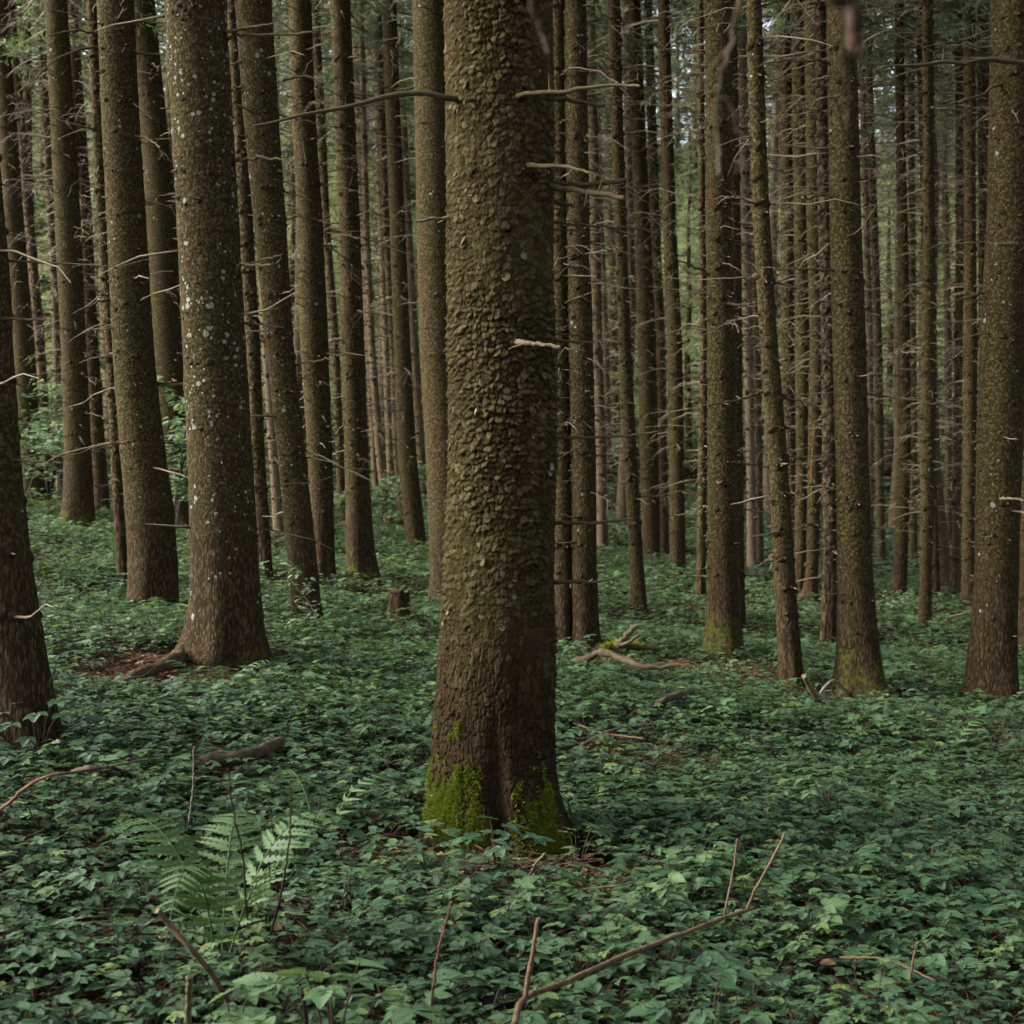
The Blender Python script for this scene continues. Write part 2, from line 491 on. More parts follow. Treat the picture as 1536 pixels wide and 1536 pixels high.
def make_branch_lib(nvar):
    """dead branches of unit length along +x: centre line, unit-radius offsets, faces, tone"""
    lib = []
    r_ = np.random.default_rng(77)
    for q in range(nvar):
        C, O, F, A, base = [], [], [], [], 0
        def put(P, R, tone):
            nonlocal base
            V, f = tube(P, R, 3); c = np.repeat(P, 3, axis=0)
            C.append(c); O.append(V - c); F.append(f + base); A.append(np.full(len(V), tone)); base += len(V)
        n = 7; s = np.linspace(0, 1, n)
        P = np.zeros((n, 3)); P[:, 0] = s
        P[:, 2] = r_.uniform(-.2, .32) * s - r_.uniform(0, .5) * s ** 2
        P[:, 1] = .14 * r_.normal() * s ** 2
        P[1:] += r_.normal(0, .016, (n - 1, 3))
        put(P, 1 - .78 * s, r_.random() * .6)
        for k in range(q % 9):
            f = r_.uniform(.2, 1.0); a = min(int(f * (n - 1)), n - 2); b = f * (n - 1) - a
            q0 = P[a] * (1 - b) + P[a + 1] * b; l2 = r_.uniform(.12, .45)
            dd = np.array([r_.uniform(.3, .85), r_.choice([-1, 1]) * r_.uniform(.35, .9), r_.uniform(-.75, .15)])
            t = np.linspace(0, 1, 4)[:, None]
            Q = q0 + dd * l2 * t + np.array([0, 0, -1]) * l2 * .25 * t ** 2; Q[1:] += r_.normal(0, .008, (3, 3))
            put(Q, np.array([.5, .4, .3, .14]), r_.random() * .8)
        lib.append(tuple(np.concatenate(z) for z in (C, O, F, A)))
    return lib
BRANCH_LIB = make_branch_lib(72)
def dead_branch(mb, p0, az, L, r0, sub):
    """sub: wanted number of side twigs (0 to 8)"""
    C, O, F, A = BRANCH_LIB[9 * int(rng.integers(8)) + min(8, sub)]
    V = C * np.array([L, L * rng.choice([-1, 1]), L]) + O * r0
    c, s = math.cos(az), math.sin(az)
    mb.add(V @ np.array([[c, s, 0], [-s, c, 0], [0, 0, 1.0]]) + p0, F, 0, A)

def dead_branches(stem, z0, z1, step, per, Lr, sub, r0, seed):
    mb = MB()
    h = z0
    while h < z1:
        f = (h - z0) / max(z1 - z0, .1)
        for q in range(rng.poisson(per)):
            az = rng.uniform(0, 2 * math.pi); z = stem.base[2] + h + rng.normal(0, .07)
            if z > stem.top - .5: continue
            x, y, r = stem.at(z)
            L = rng.uniform(*Lr) * (.45 + .75 * f) * rng.choice([.35, .7, 1, 1])
            p0 = np.array([x + .9 * r * math.cos(az), y + .9 * r * math.sin(az), z]) - stem.base
            dead_branch(mb, p0, az, L, r0 * rng.uniform(.6, 1.2), int(rng.poisson(sub * min(1, L * 1.3))))
        h += step * rng.uniform(.7, 1.3)
    return mb

# crowns: shared meshes of needle sprays on drooping boughs
def crown_mesh(name, H, R, seed, mat, needle=1.0, dens=1.0, step=.42):
    r_ = np.random.default_rng(seed)
    mb = MB()
    h = 0.0
    PV, PF = [], []
    while h < H:
        f = h / H
        L0 = R * (1 - f) ** .75 * min(1, .55 + f * 3.5)
        for q in range(r_.integers(4, 7)):
            az = r_.uniform(0, 2 * math.pi); L = max(.15, L0 * r_.uniform(.65, 1.1))
            d = np.array([math.cos(az), math.sin(az), 0]); side = np.array([-d[1], d[0], 0])
            s = np.linspace(0, 1, 6)
            P = d * (s * L)[:, None] + np.array([0, 0, 1.]) * (h + r_.normal(0, .08) + L * (.12 * s - .42 * s ** 2 + .12 * s ** 4))[:, None]
            add_tube(mb, P, .022 * (1 - .8 * s) * (L / 2 + .3), 3, mi=1)
            nt_ = max(3, int(L * 11 * dens))
            ff = r_.uniform(.22, 1.0, nt_)
            q0 = np.stack([np.interp(ff, s, P[:, k]) for k in range(3)], 1)
            sg = r_.choice([-1, 1], nt_)
            l2 = (.16 + .34 * r_.random(nt_)) * (1.15 - .6 * ff) * min(1.2, L)
            dirs = d * r_.uniform(.35, .9, nt_)[:, None] + side * (sg * r_.uniform(.2, .95, nt_))[:, None] + np.array([0, 0, 1.]) * r_.uniform(-.75, .05, nt_)[:, None]
            dirs /= np.linalg.norm(dirs, axis=1)[:, None]
            ns = 6
            for k in range(ns):
                t = (k + .3) / ns
                c = q0 + dirs * (l2 * t)[:, None] + np.array([0, 0, -.1]) * (l2 * t * t)[:, None]
                sd2 = np.cross(dirs, r_.normal(0, 1, (nt_, 3))); sd2 /= np.linalg.norm(sd2, axis=1)[:, None] + 1e-6
                dd = dirs * .75 + sd2 * (.75 if k % 2 else -.75)
                wv = np.cross(dd, r_.normal(0, 1, (nt_, 3))); wv /= np.linalg.norm(wv, axis=1)[:, None] + 1e-6
                ln = (.05 + .05 * r_.random(nt_))[:, None] * needle; wd = .007 * needle
                V = np.stack([c, c + dd * ln * .5 + wv * wd, c + dd * ln, c + dd * ln * .5 - wv * wd], 1)
                PV.append(V.reshape(-1, 3))
        h += step * r_.uniform(.75, 1.25) * (1 - .4 * f)
    V = np.concatenate(PV); nq = len(V) // 4
    mb.add(V, np.arange(nq * 4).reshape(-1, 4), 0, np.repeat(r_.random(nq), 4))
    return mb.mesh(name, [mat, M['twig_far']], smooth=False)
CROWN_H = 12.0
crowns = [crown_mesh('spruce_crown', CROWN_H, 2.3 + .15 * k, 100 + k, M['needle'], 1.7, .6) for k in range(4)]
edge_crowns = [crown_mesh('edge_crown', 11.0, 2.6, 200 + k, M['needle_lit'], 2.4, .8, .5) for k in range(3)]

class TreeBits: pass
def stem_from_pixels(rows, base_v, H, cover=.07):
    """rows: (v, u_centre, width) of the trunk in the photograph, top to bottom"""
    rows = sorted(rows)
    ub = float(np.interp(base_v, [r[0] for r in rows], [r[1] for r in rows]))
    g = on_ground(ub, base_v, cover)
    d = g.y
    pts = []
    for v, u, wd in rows[::-1]:
        p = at_depth(u, v, d)
        pts.append([p.x, d, p.z, wd * .5 * d / FPX])
    pts = [p for p in pts if p[2] > G(g.x, d) + .03]
    foot = [g.x, d, G(g.x, d), pts[0][3] * 1.06]
    pts = [foot] + pts
    z1, zt = pts[-1][2], foot[2] + H
    sl = (pts[-1][0] - pts[max(1, len(pts) - 3)][0]) / max(.3, z1 - pts[max(1, len(pts) - 3)][2])
    sl = max(-.05, min(.05, sl))
    for f in (.15, .4, .7, 1.0):
        z = z1 + (zt - z1) * f
        pts.append([pts[-1][0] + sl * .7 * (z - pts[-1][2]), d, z, max(.02, pts[len(pts) - 1][3] * (1 - .35 * f))])
        sl *= .6
    # no two control points closer than 4 cm in height
    out = [pts[0]]
    for p in pts[1:]:
        if p[2] > out[-1][2] + .04: out.append(p)
    return Stem(out)

crown_count = [0]
def add_crown(root, stem, crown_base, rscale=1.0):
    k = crown_count[0]; crown_count[0] += 1
    z = stem.base[2] + crown_base
    x, y, r = stem.at(z)
    o = link('crown', crowns[k % len(crowns)], root)
    o.location = (x - stem.base[0], y - stem.base[1], crown_base)
    hh = stem.top + .6 - z
    o.scale = (rscale, rscale, hh / CROWN_H)
    o.rotation_euler = (0, 0, k * 2.399)
    return o

def tree(rows, base_v, label, group=None, H=21.0, sides=28, dz=.05, lichen=.0, moss=.0, pale=.0, near=True, mat='bark',
         stub=(.3, 5), twigs=(2.5, 9.0, .38, 2.2, (.25, .9), 3), crown_base=8.5, crown=True, longp=.12, name='spruce_tree', seed=None, lobes=.14):
    stem = stem_from_pixels(rows, base_v, H)
    seed = seed if seed is not None else int(rows[0][1]) % 97
    root = empty(name, stem.base, label, 'tree', group)
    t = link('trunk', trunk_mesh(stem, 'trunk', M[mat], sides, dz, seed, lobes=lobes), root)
    t['lichen'] = float(lichen); t['moss'] = float(moss); t['pale'] = float(pale)
    d = stem.base[1]
    ztop_frame = CAMZ + (HORIZON + 30) / FPX * d - stem.base[2]
    if stub:
        mb = MB(); h = .55 + (seed % 7) * .05
        while h < min(ztop_frame + .3, crown_base):
            for q in range(rng.poisson(stub[1])):
                az = rng.uniform(0, 2 * math.pi)
                ln = rng.uniform(.2, .75) if rng.random() < longp else rng.uniform(.012, .06)
                add_stub(mb, stem, stem.base[2] + h + rng.normal(0, .025), az, ln, rng.uniform(.005, .0105), rng.uniform(-.2, .35))
            if rng.random() < .5:
                add_stub(mb, stem, stem.base[2] + h + rng.uniform(.08, .22), rng.uniform(0, 6.28), rng.uniform(.01, .12), .005)
            h += stub[0] * rng.uniform(.8, 1.2)
        if mb.n: tag(mb.build('branch_stubs', M['stub'], root), kind='stuff')
    if twigs:
        mb = dead_branches(stem, *twigs[:4], twigs[4], twigs[5], .0058 + .00022 * stem.base[1], seed)
        if mb.n: tag(mb.build('dead_twigs', M['twig'], root), kind='stuff')
    if crown: add_crown(root, stem, crown_base, 1.0)
    return root, stem

# ------------------------------------------------------------------ the main tree, its bark modelled plate by plate
def main_tree():
    rows = [(0, 747, 158), (167, 750, 160), (333, 750.5, 156), (512, 753, 157), (679, 755, 159), (845, 750, 161), (945, 746, 167), (1024, 743, 173), (1124, 739.5, 180), (1190, 738.5, 190), (1235, 744, 212), (1262, 748, 240)]
    stem = stem_from_pixels(rows, 1265, 23.0, cover=.02)
    root = empty('spruce_tree', stem.base, 'thick scaly-barked spruce with bright green moss on its foot, standing alone in the clearing', 'tree')
    b = stem.base
    zs = np.concatenate([np.arange(b[2] - .3, b[2] + 4.3, .0052), np.linspace(b[2] + 4.33, stem.top, 30)])
    front = np.linspace(-math.pi / 2 - 1.95, -math.pi / 2 + 1.95, 270)
    back = np.linspace(-math.pi / 2 + 1.95, 1.5 * math.pi - 1.95, 44)[1:-1]
    th = np.concatenate([front, back]); sides = len(th)
    x, y, r = stem.at(np.maximum(zs, stem.z[0]))
    h = zs - b[2]
    r = r * np.where(h < 0, 1 - h * .6, 1)
    TH, HH = np.meshgrid(th, h)
    def ang(a, c): return (a - c + math.pi) % (2 * math.pi) - math.pi
    rr = np.repeat(r[:, None], sides, 1)
    # the foot: two root lobes in front with a cleft between them
    low = np.exp(-np.maximum(HH, 0) / .22)
    cl = -math.pi / 2 + .10 - .10 * np.clip(HH, 0, .6)
    cleft = np.exp(-(ang(TH, cl) / (.13 + .08 * low)) ** 2) * sstep(.75, .02, HH)
    rr *= 1 - .34 * cleft
    rr *= 1 + .06 * low * np.exp(-(ang(TH, -math.pi / 2 - .65) / .5) ** 2) + .17 * low * np.exp(-(ang(TH, -math.pi / 2 + .75) / .4) ** 2) - .07 * low * np.exp(-(ang(TH, -math.pi / 2 - 1.5) / .3) ** 2) * sstep(.5, .1, HH)
    rr *= 1 + .09 * low * np.cos(5 * TH + 1.0)
    # vertical fluting lower down
    rr *= 1 + .012 * sstep(1.6, .4, HH) * np.cos(9 * TH + .6 * np.sin(HH * 3))
    P = np.stack([rr * np.cos(TH), rr * np.sin(TH), HH], -1)
    rr *= 1 + .014 * vnoise(P * 3.1 + 4) + .008 * vnoise(P * 9)
    def plates(cu, cv, seed, lift, rnd, crackd):
        R0 = .225
        warp = .45
        U = TH * R0 / cu + warp * vnoise(P * 26 + seed) + .22 * vnoise(P * 60 + seed)
        Vv = HH / cv + warp * vnoise(P * 26 + seed + 40) + .22 * vnoise(P * 60 + seed + 70)
        iu, iv = np.floor(U), np.floor(Vv)
        f1 = np.full(U.shape, 9.); f2 = np.full(U.shape, 9.); best = np.zeros(U.shape); bd = np.zeros(U.shape); bu = np.zeros(U.shape)
        for du in (-1, 0, 1):
            for dv in (-1, 0, 1):
                cu_, cv_ = iu + du, iv + dv
                px = cu_ + .1 + .8 * hash01(cu_, cv_, seed); py = cv_ + .1 + .8 * hash01(cv_, cu_ + 31, seed)
                d = np.hypot(U - px, Vv - py)
                nb = d < f1
                f2 = np.where(nb, f1, np.minimum(f2, d)); f1 = np.where(nb, d, f1)
                best = np.where(nb, hash01(cu_ * 3 + 7, cv_ * 5 + 3, seed), best)
                bd = np.where(nb, Vv - py, bd); bu = np.where(nb, U - px, bu)
        crack = sstep(0, .17, f2 - f1)
        hgt = rnd * best + lift * (-bd) * (.4 + best) + lift * .7 * bu * (best - .5) * 2
        return hgt - crackd * (1 - crack), best
    hu, bu = plates(.027, .025, 3.0, .0110, .0100, .0135)
    hl, bl = plates(.020, .058, 8.0, .005, .0095, .0165)
    hb, _ = plates(.058, .050, 6.0, .012, .006, .007)
    hu = hu + .35 * hb * sstep(-.1, .6, vnoise(P * np.array([5., 5., 3.]) + 21))
    hf, _ = plates(.013, .014, 5.0, .003, .003, .003)
    t = sstep(.55, 1.25, HH + .25 * vnoise(P * 4))
    patch = .35 + .95 * sstep(-.55, .55, vnoise(P * np.array([3.6, 3.6, 2.4]) + 12)) + .25 * vnoise(P * 11 + 6)
    rel = (hu * t + hl * (1 - t)) * patch + hf * .8
    fade = sstep(4.35, 4.2, HH)
    rr = rr + rel * fade * (1 - .5 * cleft)
    X = x[:, None] - b[0] + rr * np.cos(TH); Y = y[:, None] - b[1] + rr * np.sin(TH)
    V = np.stack([X, Y, HH], -1).reshape(-1, 3)
    n = len(zs)
    i = np.arange(n - 1)[:, None] * sides; j = np.arange(sides)[None]; j2 = (j + 1) % sides
    F = np.stack([i + j, i + j2, i + sides + j2, i + sides + j], -1).reshape(-1, 4)
    mb = MB(); mb.add(V, F, 0, np.where(t > .5, bu, bl).ravel())
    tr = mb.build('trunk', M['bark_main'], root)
    tr['lichen'] = .010; tr['moss'] = 0.0; tr['pale'] = 0.0
    surf = lambda a, hh: None
    RR, THs, hs = rr, th, h
    def surface(a, hh):
        k = int(np.searchsorted(hs, hh)); q = int(np.argmin(np.abs(ang(THs, a))))
        k = min(k, len(hs) - 1)
        return np.array([X[k, q], Y[k, q], hs[k]]), RR[k, q]
    # lifted bark flakes, the 290 that stand out most
    fl = MB()
    nu, nv = 5, 4
    uu, vv = np.meshgrid(np.linspace(-1, 1, nu), np.linspace(0, 1, nv))
    wdt = np.sqrt(np.clip(1 - (vv * 1.05 - .35) ** 2 * .9, .05, 1))
    Vf = np.stack([uu * .5 * wdt, .10 + .16 * vv ** 1.8 - .16 * uu ** 2 * .5, -vv * (1 - .25 * uu ** 2)], -1)
    Vb = Vf.copy(); Vb[..., 1] -= .09
    ii = np.arange(nv - 1)[:, None] * nu + np.arange(nu - 1)[None]
    Fq = np.stack([ii, ii + 1, ii + nu + 1, ii + nu], -1).reshape(-1, 4)
    fl.add(Vf.reshape(-1, 3), Fq); fl.add(Vb.reshape(-1, 3), Fq[:, ::-1])
    ring = np.concatenate([np.arange(nu), np.arange(1, nv) * nu + nu - 1, np.arange(nu - 2, -1, -1) + (nv - 1) * nu, np.arange(nv - 2, 0, -1) * nu])
    Vs = np.vstack([Vf.reshape(-1, 3)[ring], Vb.reshape(-1, 3)[ring]]); L = len(ring)
    fl.add(Vs, np.stack([np.arange(L), L + np.arange(L), L + (np.arange(L) + 1) % L, (np.arange(L) + 1) % L], -1))
    fme = fl.mesh('bark_flake', M['flake'])
    for k in range(290):
        a = -math.pi / 2 + (random.uniform(-1.5, 1.3) if random.random() < .6 else random.uniform(-1.5, -.2))
        hh = random.uniform(.85, 3.75)
        p, r_ = surface(a, hh)
        o = link('bark_flake', fme, tr)
        s = random.uniform(.017, .032)
        o.location = p - np.array([math.cos(a), math.sin(a), 0]) * .004
        o.rotation_euler = Euler((random.gauss(0, .15), random.gauss(0, .25), a - math.pi / 2 + random.gauss(0, .2)), 'XYZ')
        o.scale = (s * random.uniform(.8, 1.3), s * random.uniform(.7, 1.2), s * random.uniform(.75, 1.15))
    # moss on the foot: thousands of tiny tufts
    mm = MB(); nm = 90000
    a = -math.pi / 2 + rng.uniform(-1.75, 1.45, nm); hh = np.abs(rng.uniform(-.02, .62, nm))
    left = ang(a, -math.pi / 2) < .05
    lim = np.where(left, .47 - .30 * (ang(a, -math.pi / 2) + .75) ** 2 * np.where(ang(a, -math.pi / 2) > -.75, 1, .35), .30 - .35 * (ang(a, -math.pi / 2) - .62) ** 2 * 2)
    pn = fbm(np.stack([np.cos(a) * 3.5, np.sin(a) * 3.5, hh * 9], -1), 3)
    pf_ = fbm(np.stack([np.cos(a) * 11, np.sin(a) * 11, hh * 14], -1) + 3, 3)
    keep = (hh < lim + .16 * pn) & (np.abs(ang(a, -math.pi / 2 + .08)) > .12) & (.5 * pn + .8 * pf_ + (lim - hh) * 3.5 > rng.uniform(-.1, 1.7, nm))
    a, hh = a[keep], hh[keep]; nm = len(a)
    ki = np.clip(np.searchsorted(hs, hh), 0, len(hs) - 1)
    qi = np.argmin(np.abs(ang(THs[None, :270], a[:, None])), axis=1)
    P0 = np.stack([X[ki, qi], Y[ki, qi], hh], -1)
    N = np.stack([np.cos(a), np.sin(a), np.full(nm, .35)], -1)
    for rep in range(2):
        D = N + rng.normal(0, .55, (nm, 3)); D /= np.linalg.norm(D, axis=1)[:, None]
        S = np.cross(D, rng.normal(0, 1, (nm, 3))); S /= np.linalg.norm(S, axis=1)[:, None]
        ln = rng.uniform(.005, .022, nm)[:, None]; wd = rng.uniform(.0025, .005, nm)[:, None]
        Vm = np.stack([P0 - N * .003 - S * wd, P0 - N * .003 + S * wd, P0 + D * ln], 1).reshape(-1, 3)
        mm.add(Vm, np.arange(nm * 3).reshape(-1, 3), 0, np.repeat(rng.random(nm), 3))
    tag(mm.build('moss', M['moss'], root, smooth=False), 'bright yellow-green moss on the foot of the trunk', kind='stuff')
    # branches: (start on front face?, pixels..., thick px start, end, material)
    d = b[1]
    def br(px, w0, w1, dd0, dd1, mat='branch', k=7):
        n = len(px); c = []
        for q, (u, v) in enumerate(px):
            f = q / (n - 1); c.append(np.array(at_depth(u, v, d + dd0 + (dd1 - dd0) * f)) - b)
        Pn = smooth_path(c, 16)
        Pn[1:] += rng.normal(0, .0022, (15, 3))
        s = np.linspace(0, 1, 16); R = (w0 * (1 - s) + w1 * s) * .5 * d / FPX
        R = R * (.92 + .05 * np.sin(s * 23 + w0) + .35 * np.exp(-s * 14))
        m_ = MB(); add_tube(m_, Pn, R, k, att=.25 + .5 * s, rough=.15, rs=60, cap=True)
        for q in range(2 if w0 < 7 else 4):
            k0 = int(rng.integers(3, 15)); a_ = rng.normal(0, 1, 3); a_ /= np.linalg.norm(a_); ln = rng.choice([.012, .02, .02, .07])
            sp_ = Pn[k0] + a_ * ln * np.linspace(0, 1, 4)[:, None] + rng.normal(0, .002, (4, 3))
            add_tube(m_, sp_, R[k0] * np.array([.7, .45, .35, .2]), 5, att=.3)
        return m_.build('branch', M[mat], root)
    br([(690, 150), (672, 146), (620, 139), (560, 149), (500, 163), (440, 176), (382, 189)], 11, 3.5, -.12, -.45)
    br([(776, 145), (800, 139), (838, 138), (880, 131), (930, 127), (960, 129)], 8.5, 4, -.21, -.5)
    br([(815, 146), (850, 149), (885, 156), (908, 159)], 9, 5, .1, .2)
    br([(792, 248), (820, 249), (850, 250), (872, 256), (886, 258)], 8.5, 3, -.2, -.42)
    br([(812, 274), (850, 275), (885, 276), (938, 271)], 9, 7, 0, -.05)
    br([(815, 281), (850, 283), (890, 290), (936, 297)], 11, 8, -.06, -.28)
    br([(815, 302), (840, 304), (860, 309)], 9, 6, .05, .1)
    br([(815, 331), (860, 336), (920, 341), (990, 345)], 5, 3, 0, .1)
    br([(815, 345), (845, 345), (878, 348)], 4, 2, .08, .15)
    br([(690, 325), (660, 328), (622, 332)], 7, 4, -.05, -.12, 'pale_wood')
    br([(776, 513), (784, 514), (806, 516), (841, 521)], 10, 6, -.22, -.34, 'pale_wood')
    br([(815, 510), (850, 512), (892, 514)], 6, 3, -.02, -.06)
    br([(815, 502), (850, 502), (878, 504)], 5, 2, .06, .1)
    br([(815, 659), (850, 657), (900, 656), (945, 653), (985, 647)], 6, 3, 0, -.15)
    br([(815, 784), (850, 784), (890, 785), (920, 781), (948, 779)], 8, 4, 0, -.1)
    br([(815, 873), (850, 873), (890, 873), (926, 867)], 8, 3, 0, -.12)
    br([(684, 888), (668, 886), (656, 889)], 5, 3, 0, -.05, 'pale_wood')
    br([(712, 150), (704, 150), (696, 153)], 8, 5, -.24, -.3, 'branch')
    # knots where branches broke off
    kb = MB()
    for (u, v, s) in ((787, 143, 1.5), (700, 512, 1.3), (776, 514, 1.2), (712, 155, 1.0), (765, 345, 1.0), (757, 690, 1.4), (792, 250, 1.9), (810, 795, 1.2), (708, 258, .8), (700, 940, .9), (720, 600, .7), (800, 600, .8)):
        q = at_depth(u, v, d - .2); a_ = math.asin(max(-.97, min(.97, (q.x - stem.at(q.z)[0]) / stem.at(q.z)[2])))
        aa = -math.pi / 2 + a_
        p, r_ = surface(aa, q.z - b[2])
        dn = np.array([math.cos(aa), math.sin(aa), 0])
        tt = np.array([-.02, .003, .006, -.004])
        add_tube(kb, p + dn * tt[:, None], np.array([.030, .022, .012, .002]) * s, 12, att=0.0, rough=.9, rs=45)
    tag(kb.build('knots', M['stub'], root), kind='stuff')
    add_crown(root, stem, 10.5, 1.1)
    return root, stem
main_root, main_stem = main_tree()

# ------------------------------------------------------------------ the trees around it, from the photograph
NEAR = dict(sides=72, dz=.02, stub=(.25, 7), twigs=(3.4, 9.5, .36, 2.4, (.3, .9), 3))
MID = dict(sides=36, dz=.04, stub=(.27, 6), twigs=(1.5, 9.0, .27, 4.2, (.3, 1.2), 5))
SLIM = dict(sides=22, dz=.06, twigs=(1.2, 8.5, .25, 4.2, (.3, 1.1), 5), mat='bark_far')
T = {}
def tr(key, rows, base, label, style, **k):
    kw = dict(style); kw.update(k)
    if kw.get('group') == G_MID and base < 860: kw.setdefault('pale', float(rng.uniform(.08, .38)))  # far trunks paled so their colour looks sunlit
    T[key] = tree(rows, base, label, **kw)
G_MID = 'slender spruces in the middle of the stand'
L_MID = 'slender bare spruce with short dead twigs, some way back in the stand'

tr('B', [(0, -60, 66), (400, -24, 74), (512, -22, 78), (750, -8, 84), (900, 8, 92), (1024, 25, 102), (1080, 33, 110), (1110, 36, 120)], 1112, 'dark spruce with coarse furrowed bark leaning away beside the bramble cane', NEAR, lichen=.05, moss=.0, lobes=.06)
tr('A', [(0, -2, 24), (167, 10, 27), (333, 21, 29), (512, 35, 30), (680, 46, 32), (750, 50, 38)], 752, 'dark straight spruce behind the leaning furrowed trunk', MID)
tr('C', [(0, 84, 32), (167, 93, 35), (333, 102, 38), (512, 110, 37), (680, 117, 40), (740, 118, 44), (795, 117, 54)], 797, 'reddish brown spruce with moss climbing the left of its foot', MID, moss=.42, lichen=.03)
tr('C2', [(0, 104, 19), (167, 117, 20), (333, 127, 22), (512, 136, 22), (680, 147, 23), (765, 153, 25)], 768, 'thin dark spruce just behind the reddish trunk with a mossy foot', SLIM)
tr('D2', [(0, 138, 17), (300, 152, 17), (512, 166, 16), (700, 175, 17), (850, 184, 18), (872, 185, 19)], 874, 'pole-thin dark spruce half hidden behind a leaning scaly trunk', SLIM, twigs=(1.0, 8, .3, 2.5, (.2, .6), 2))
tr('D', [(0, 173, 54), (167, 180, 55), (333, 190, 57), (512, 199, 61), (600, 206, 63), (679, 214, 66), (760, 224, 71), (845, 230, 74), (890, 230, 78), (912, 228, 84)], 914, 'scaly spruce with its lower trunk bending, beside the lichen-spotted tree', NEAR, lichen=.035, moss=.05)
tr('E', [(0, 212, 36), (167, 229, 40), (333, 242, 44), (512, 252, 46), (700, 263, 47), (785, 267, 52)], 790, 'pale brown spruce behind the leafy beech shrub', MID, lichen=.02)
tr('F', [(0, 293, 90), (167, 302, 91), (333, 312, 92), (512, 321, 93), (679, 330, 96), (845, 337, 101), (900, 339, 106), (945, 340, 116), (979, 334, 140)], 981, 'thick spruce covered in pale grey lichen spots with spreading roots', dict(NEAR, sides=96, dz=.014), lichen=.30, moss=.05, lobes=.13)
tr('G1', [(0, 347, 16), (167, 357, 20), (333, 368, 23), (512, 379, 22), (679, 386, 22), (845, 397, 22), (869, 399, 23)], 871, 'thin dark spruce close behind the lichen-spotted trunk', SLIM, twigs=(1.0, 8, .3, 2.5, (.2, .6), 2))
tr('Hh', [(0, 380, 54), (167, 391, 53), (333, 405, 48), (512, 419, 41), (679, 437, 41), (812, 451, 44), (900, 458, 46), (929, 460, 50)], 931, 'leaning spruce with scattered lichen behind the small beech sapling', NEAR, lichen=.10)
tr('pale1', [(0, 372, 11), (300, 388, 12), (512, 399, 13), (680, 410, 14), (800, 418, 16), (812, 419, 20)], 814, 'pale sunlit thin trunk between two leaning spruces', SLIM, pale=.55)  # sunlit look put into the bark as paleness
tr('I', [(0, 450, 34), (167, 455, 35), (333, 465, 38), (512, 471, 42), (679, 480, 37), (812, 485, 33), (870, 487, 33)], 868, 'straight olive brown spruce right of the leaning lichened one', MID, lichen=.01)
tr('I2', [(0, 473, 11), (167, 481, 12), (333, 489, 12), (512, 503, 12), (700, 510, 12), (785, 514, 13)], 788, 'thin dark spruce between the straight olive trunk and the mossy flared one', SLIM, group=G_MID)
tr('J', [(0, 510, 30), (167, 517, 30), (333, 524, 32), (512, 529, 34), (679, 535, 35), (780, 538, 40), (830, 541, 45), (866, 548, 50)], 868, 'smooth straight spruce with a mossy flared foot near the old stump', MID, moss=.30)
tr('K1', [(0, 566, 12), (333, 579, 12), (512, 590, 13), (679, 596, 13), (789, 606, 14)], 791, 'thin spruce pressed against the left of the knotty row', SLIM, group=G_MID)
tr('K2', [(0, 584, 21), (167, 589, 22), (333, 596, 23), (512, 603, 25), (679, 610, 28), (780, 621, 30), (819, 626, 31)], 821, 'knotty spruce in a tight row left of the big central tree', MID)
tr('K3', [(0, 597, 9), (333, 611, 14), (512, 621, 13), (679, 631, 12), (750, 634, 12)], 752, 'thin spruce showing on the right of the knotty row', SLIM, group=G_MID)
tr('k4', [(0, 541, 9), (333, 549, 10), (512, 557, 11), (679, 569, 12), (789, 583, 14)], 791, 'pale thin trunk rising behind the sunlit shrub', SLIM, pale=.45)
tr('k5', [(0, 530, 9), (333, 545, 10), (512, 553, 11), (745, 564, 10)], 747, 'thin far spruce just right of the smooth mossy-footed one', SLIM, group=G_MID)
tr('k6', [(0, 560, 10), (333, 572, 11), (512, 579, 12), (756, 588, 12)], 758, 'thin far spruce between the pale trunk and the knotty row', SLIM, group=G_MID)
tr('L', [(0, 649, 60), (333, 656, 62), (512, 660, 63), (679, 670, 62), (845, 676, 62), (903, 676, 66)], 905, 'smooth dark spruce half hidden behind the big central trunk', NEAR, lichen=.012, stub=(.42, 3))
tr('N1', [(0, 836, 18), (333, 839, 20), (512, 841, 22), (680, 843, 24), (845, 845, 26), (966, 846, 28)], 968, 'dark narrow spruce peeping out beside the big central trunk', MID)
tr('n0', [(0, 848, 6), (333, 849, 7), (512, 849, 7), (760, 850, 8)], 762, 'very thin pale trunk in the gap beside the central tree', SLIM, pale=.6)  # bright lit sliver painted as pale bark
tr('N2', [(0, 863, 32), (167, 865, 33), (333, 867, 35), (512, 871, 37), (679, 875, 37), (845, 876, 38), (940, 878, 40), (970, 879, 46)], 972, 'knotty spruce with a forked mossy log at its foot', MID, lichen=.05, stub=(.3, 6))
tr('N3', [(0, 886, 12), (333, 893, 15), (512, 896, 15), (679, 902, 15), (825, 904, 17)], 827, 'thin dark spruce right behind the tree with the forked log', SLIM, group=G_MID)
tr('O1', [(0, 921, 18), (167, 925, 18), (333, 931, 18), (512, 937, 18), (679, 945, 20), (845, 955, 21), (917, 959, 27)], 919, 'slender dark spruce curving over just behind the forked log', MID, twigs=(1.6, 8.5, .3, 2.8, (.25, .8), 3))
tr('O2', [(0, 951, 18), (167, 956, 22), (333, 964, 23), (512, 970, 28), (679, 974, 28), (800, 977, 27), (838, 978, 28)], 840, 'mid brown spruce standing behind the slender curving one', MID)
tr('O4', [(0, 972, 12), (400, 985, 15), (512, 990, 16), (700, 993, 16), (832, 996, 17)], 834, 'thin spruce between the mid brown spruce and the reddish flaking one', SLIM, group=G_MID)
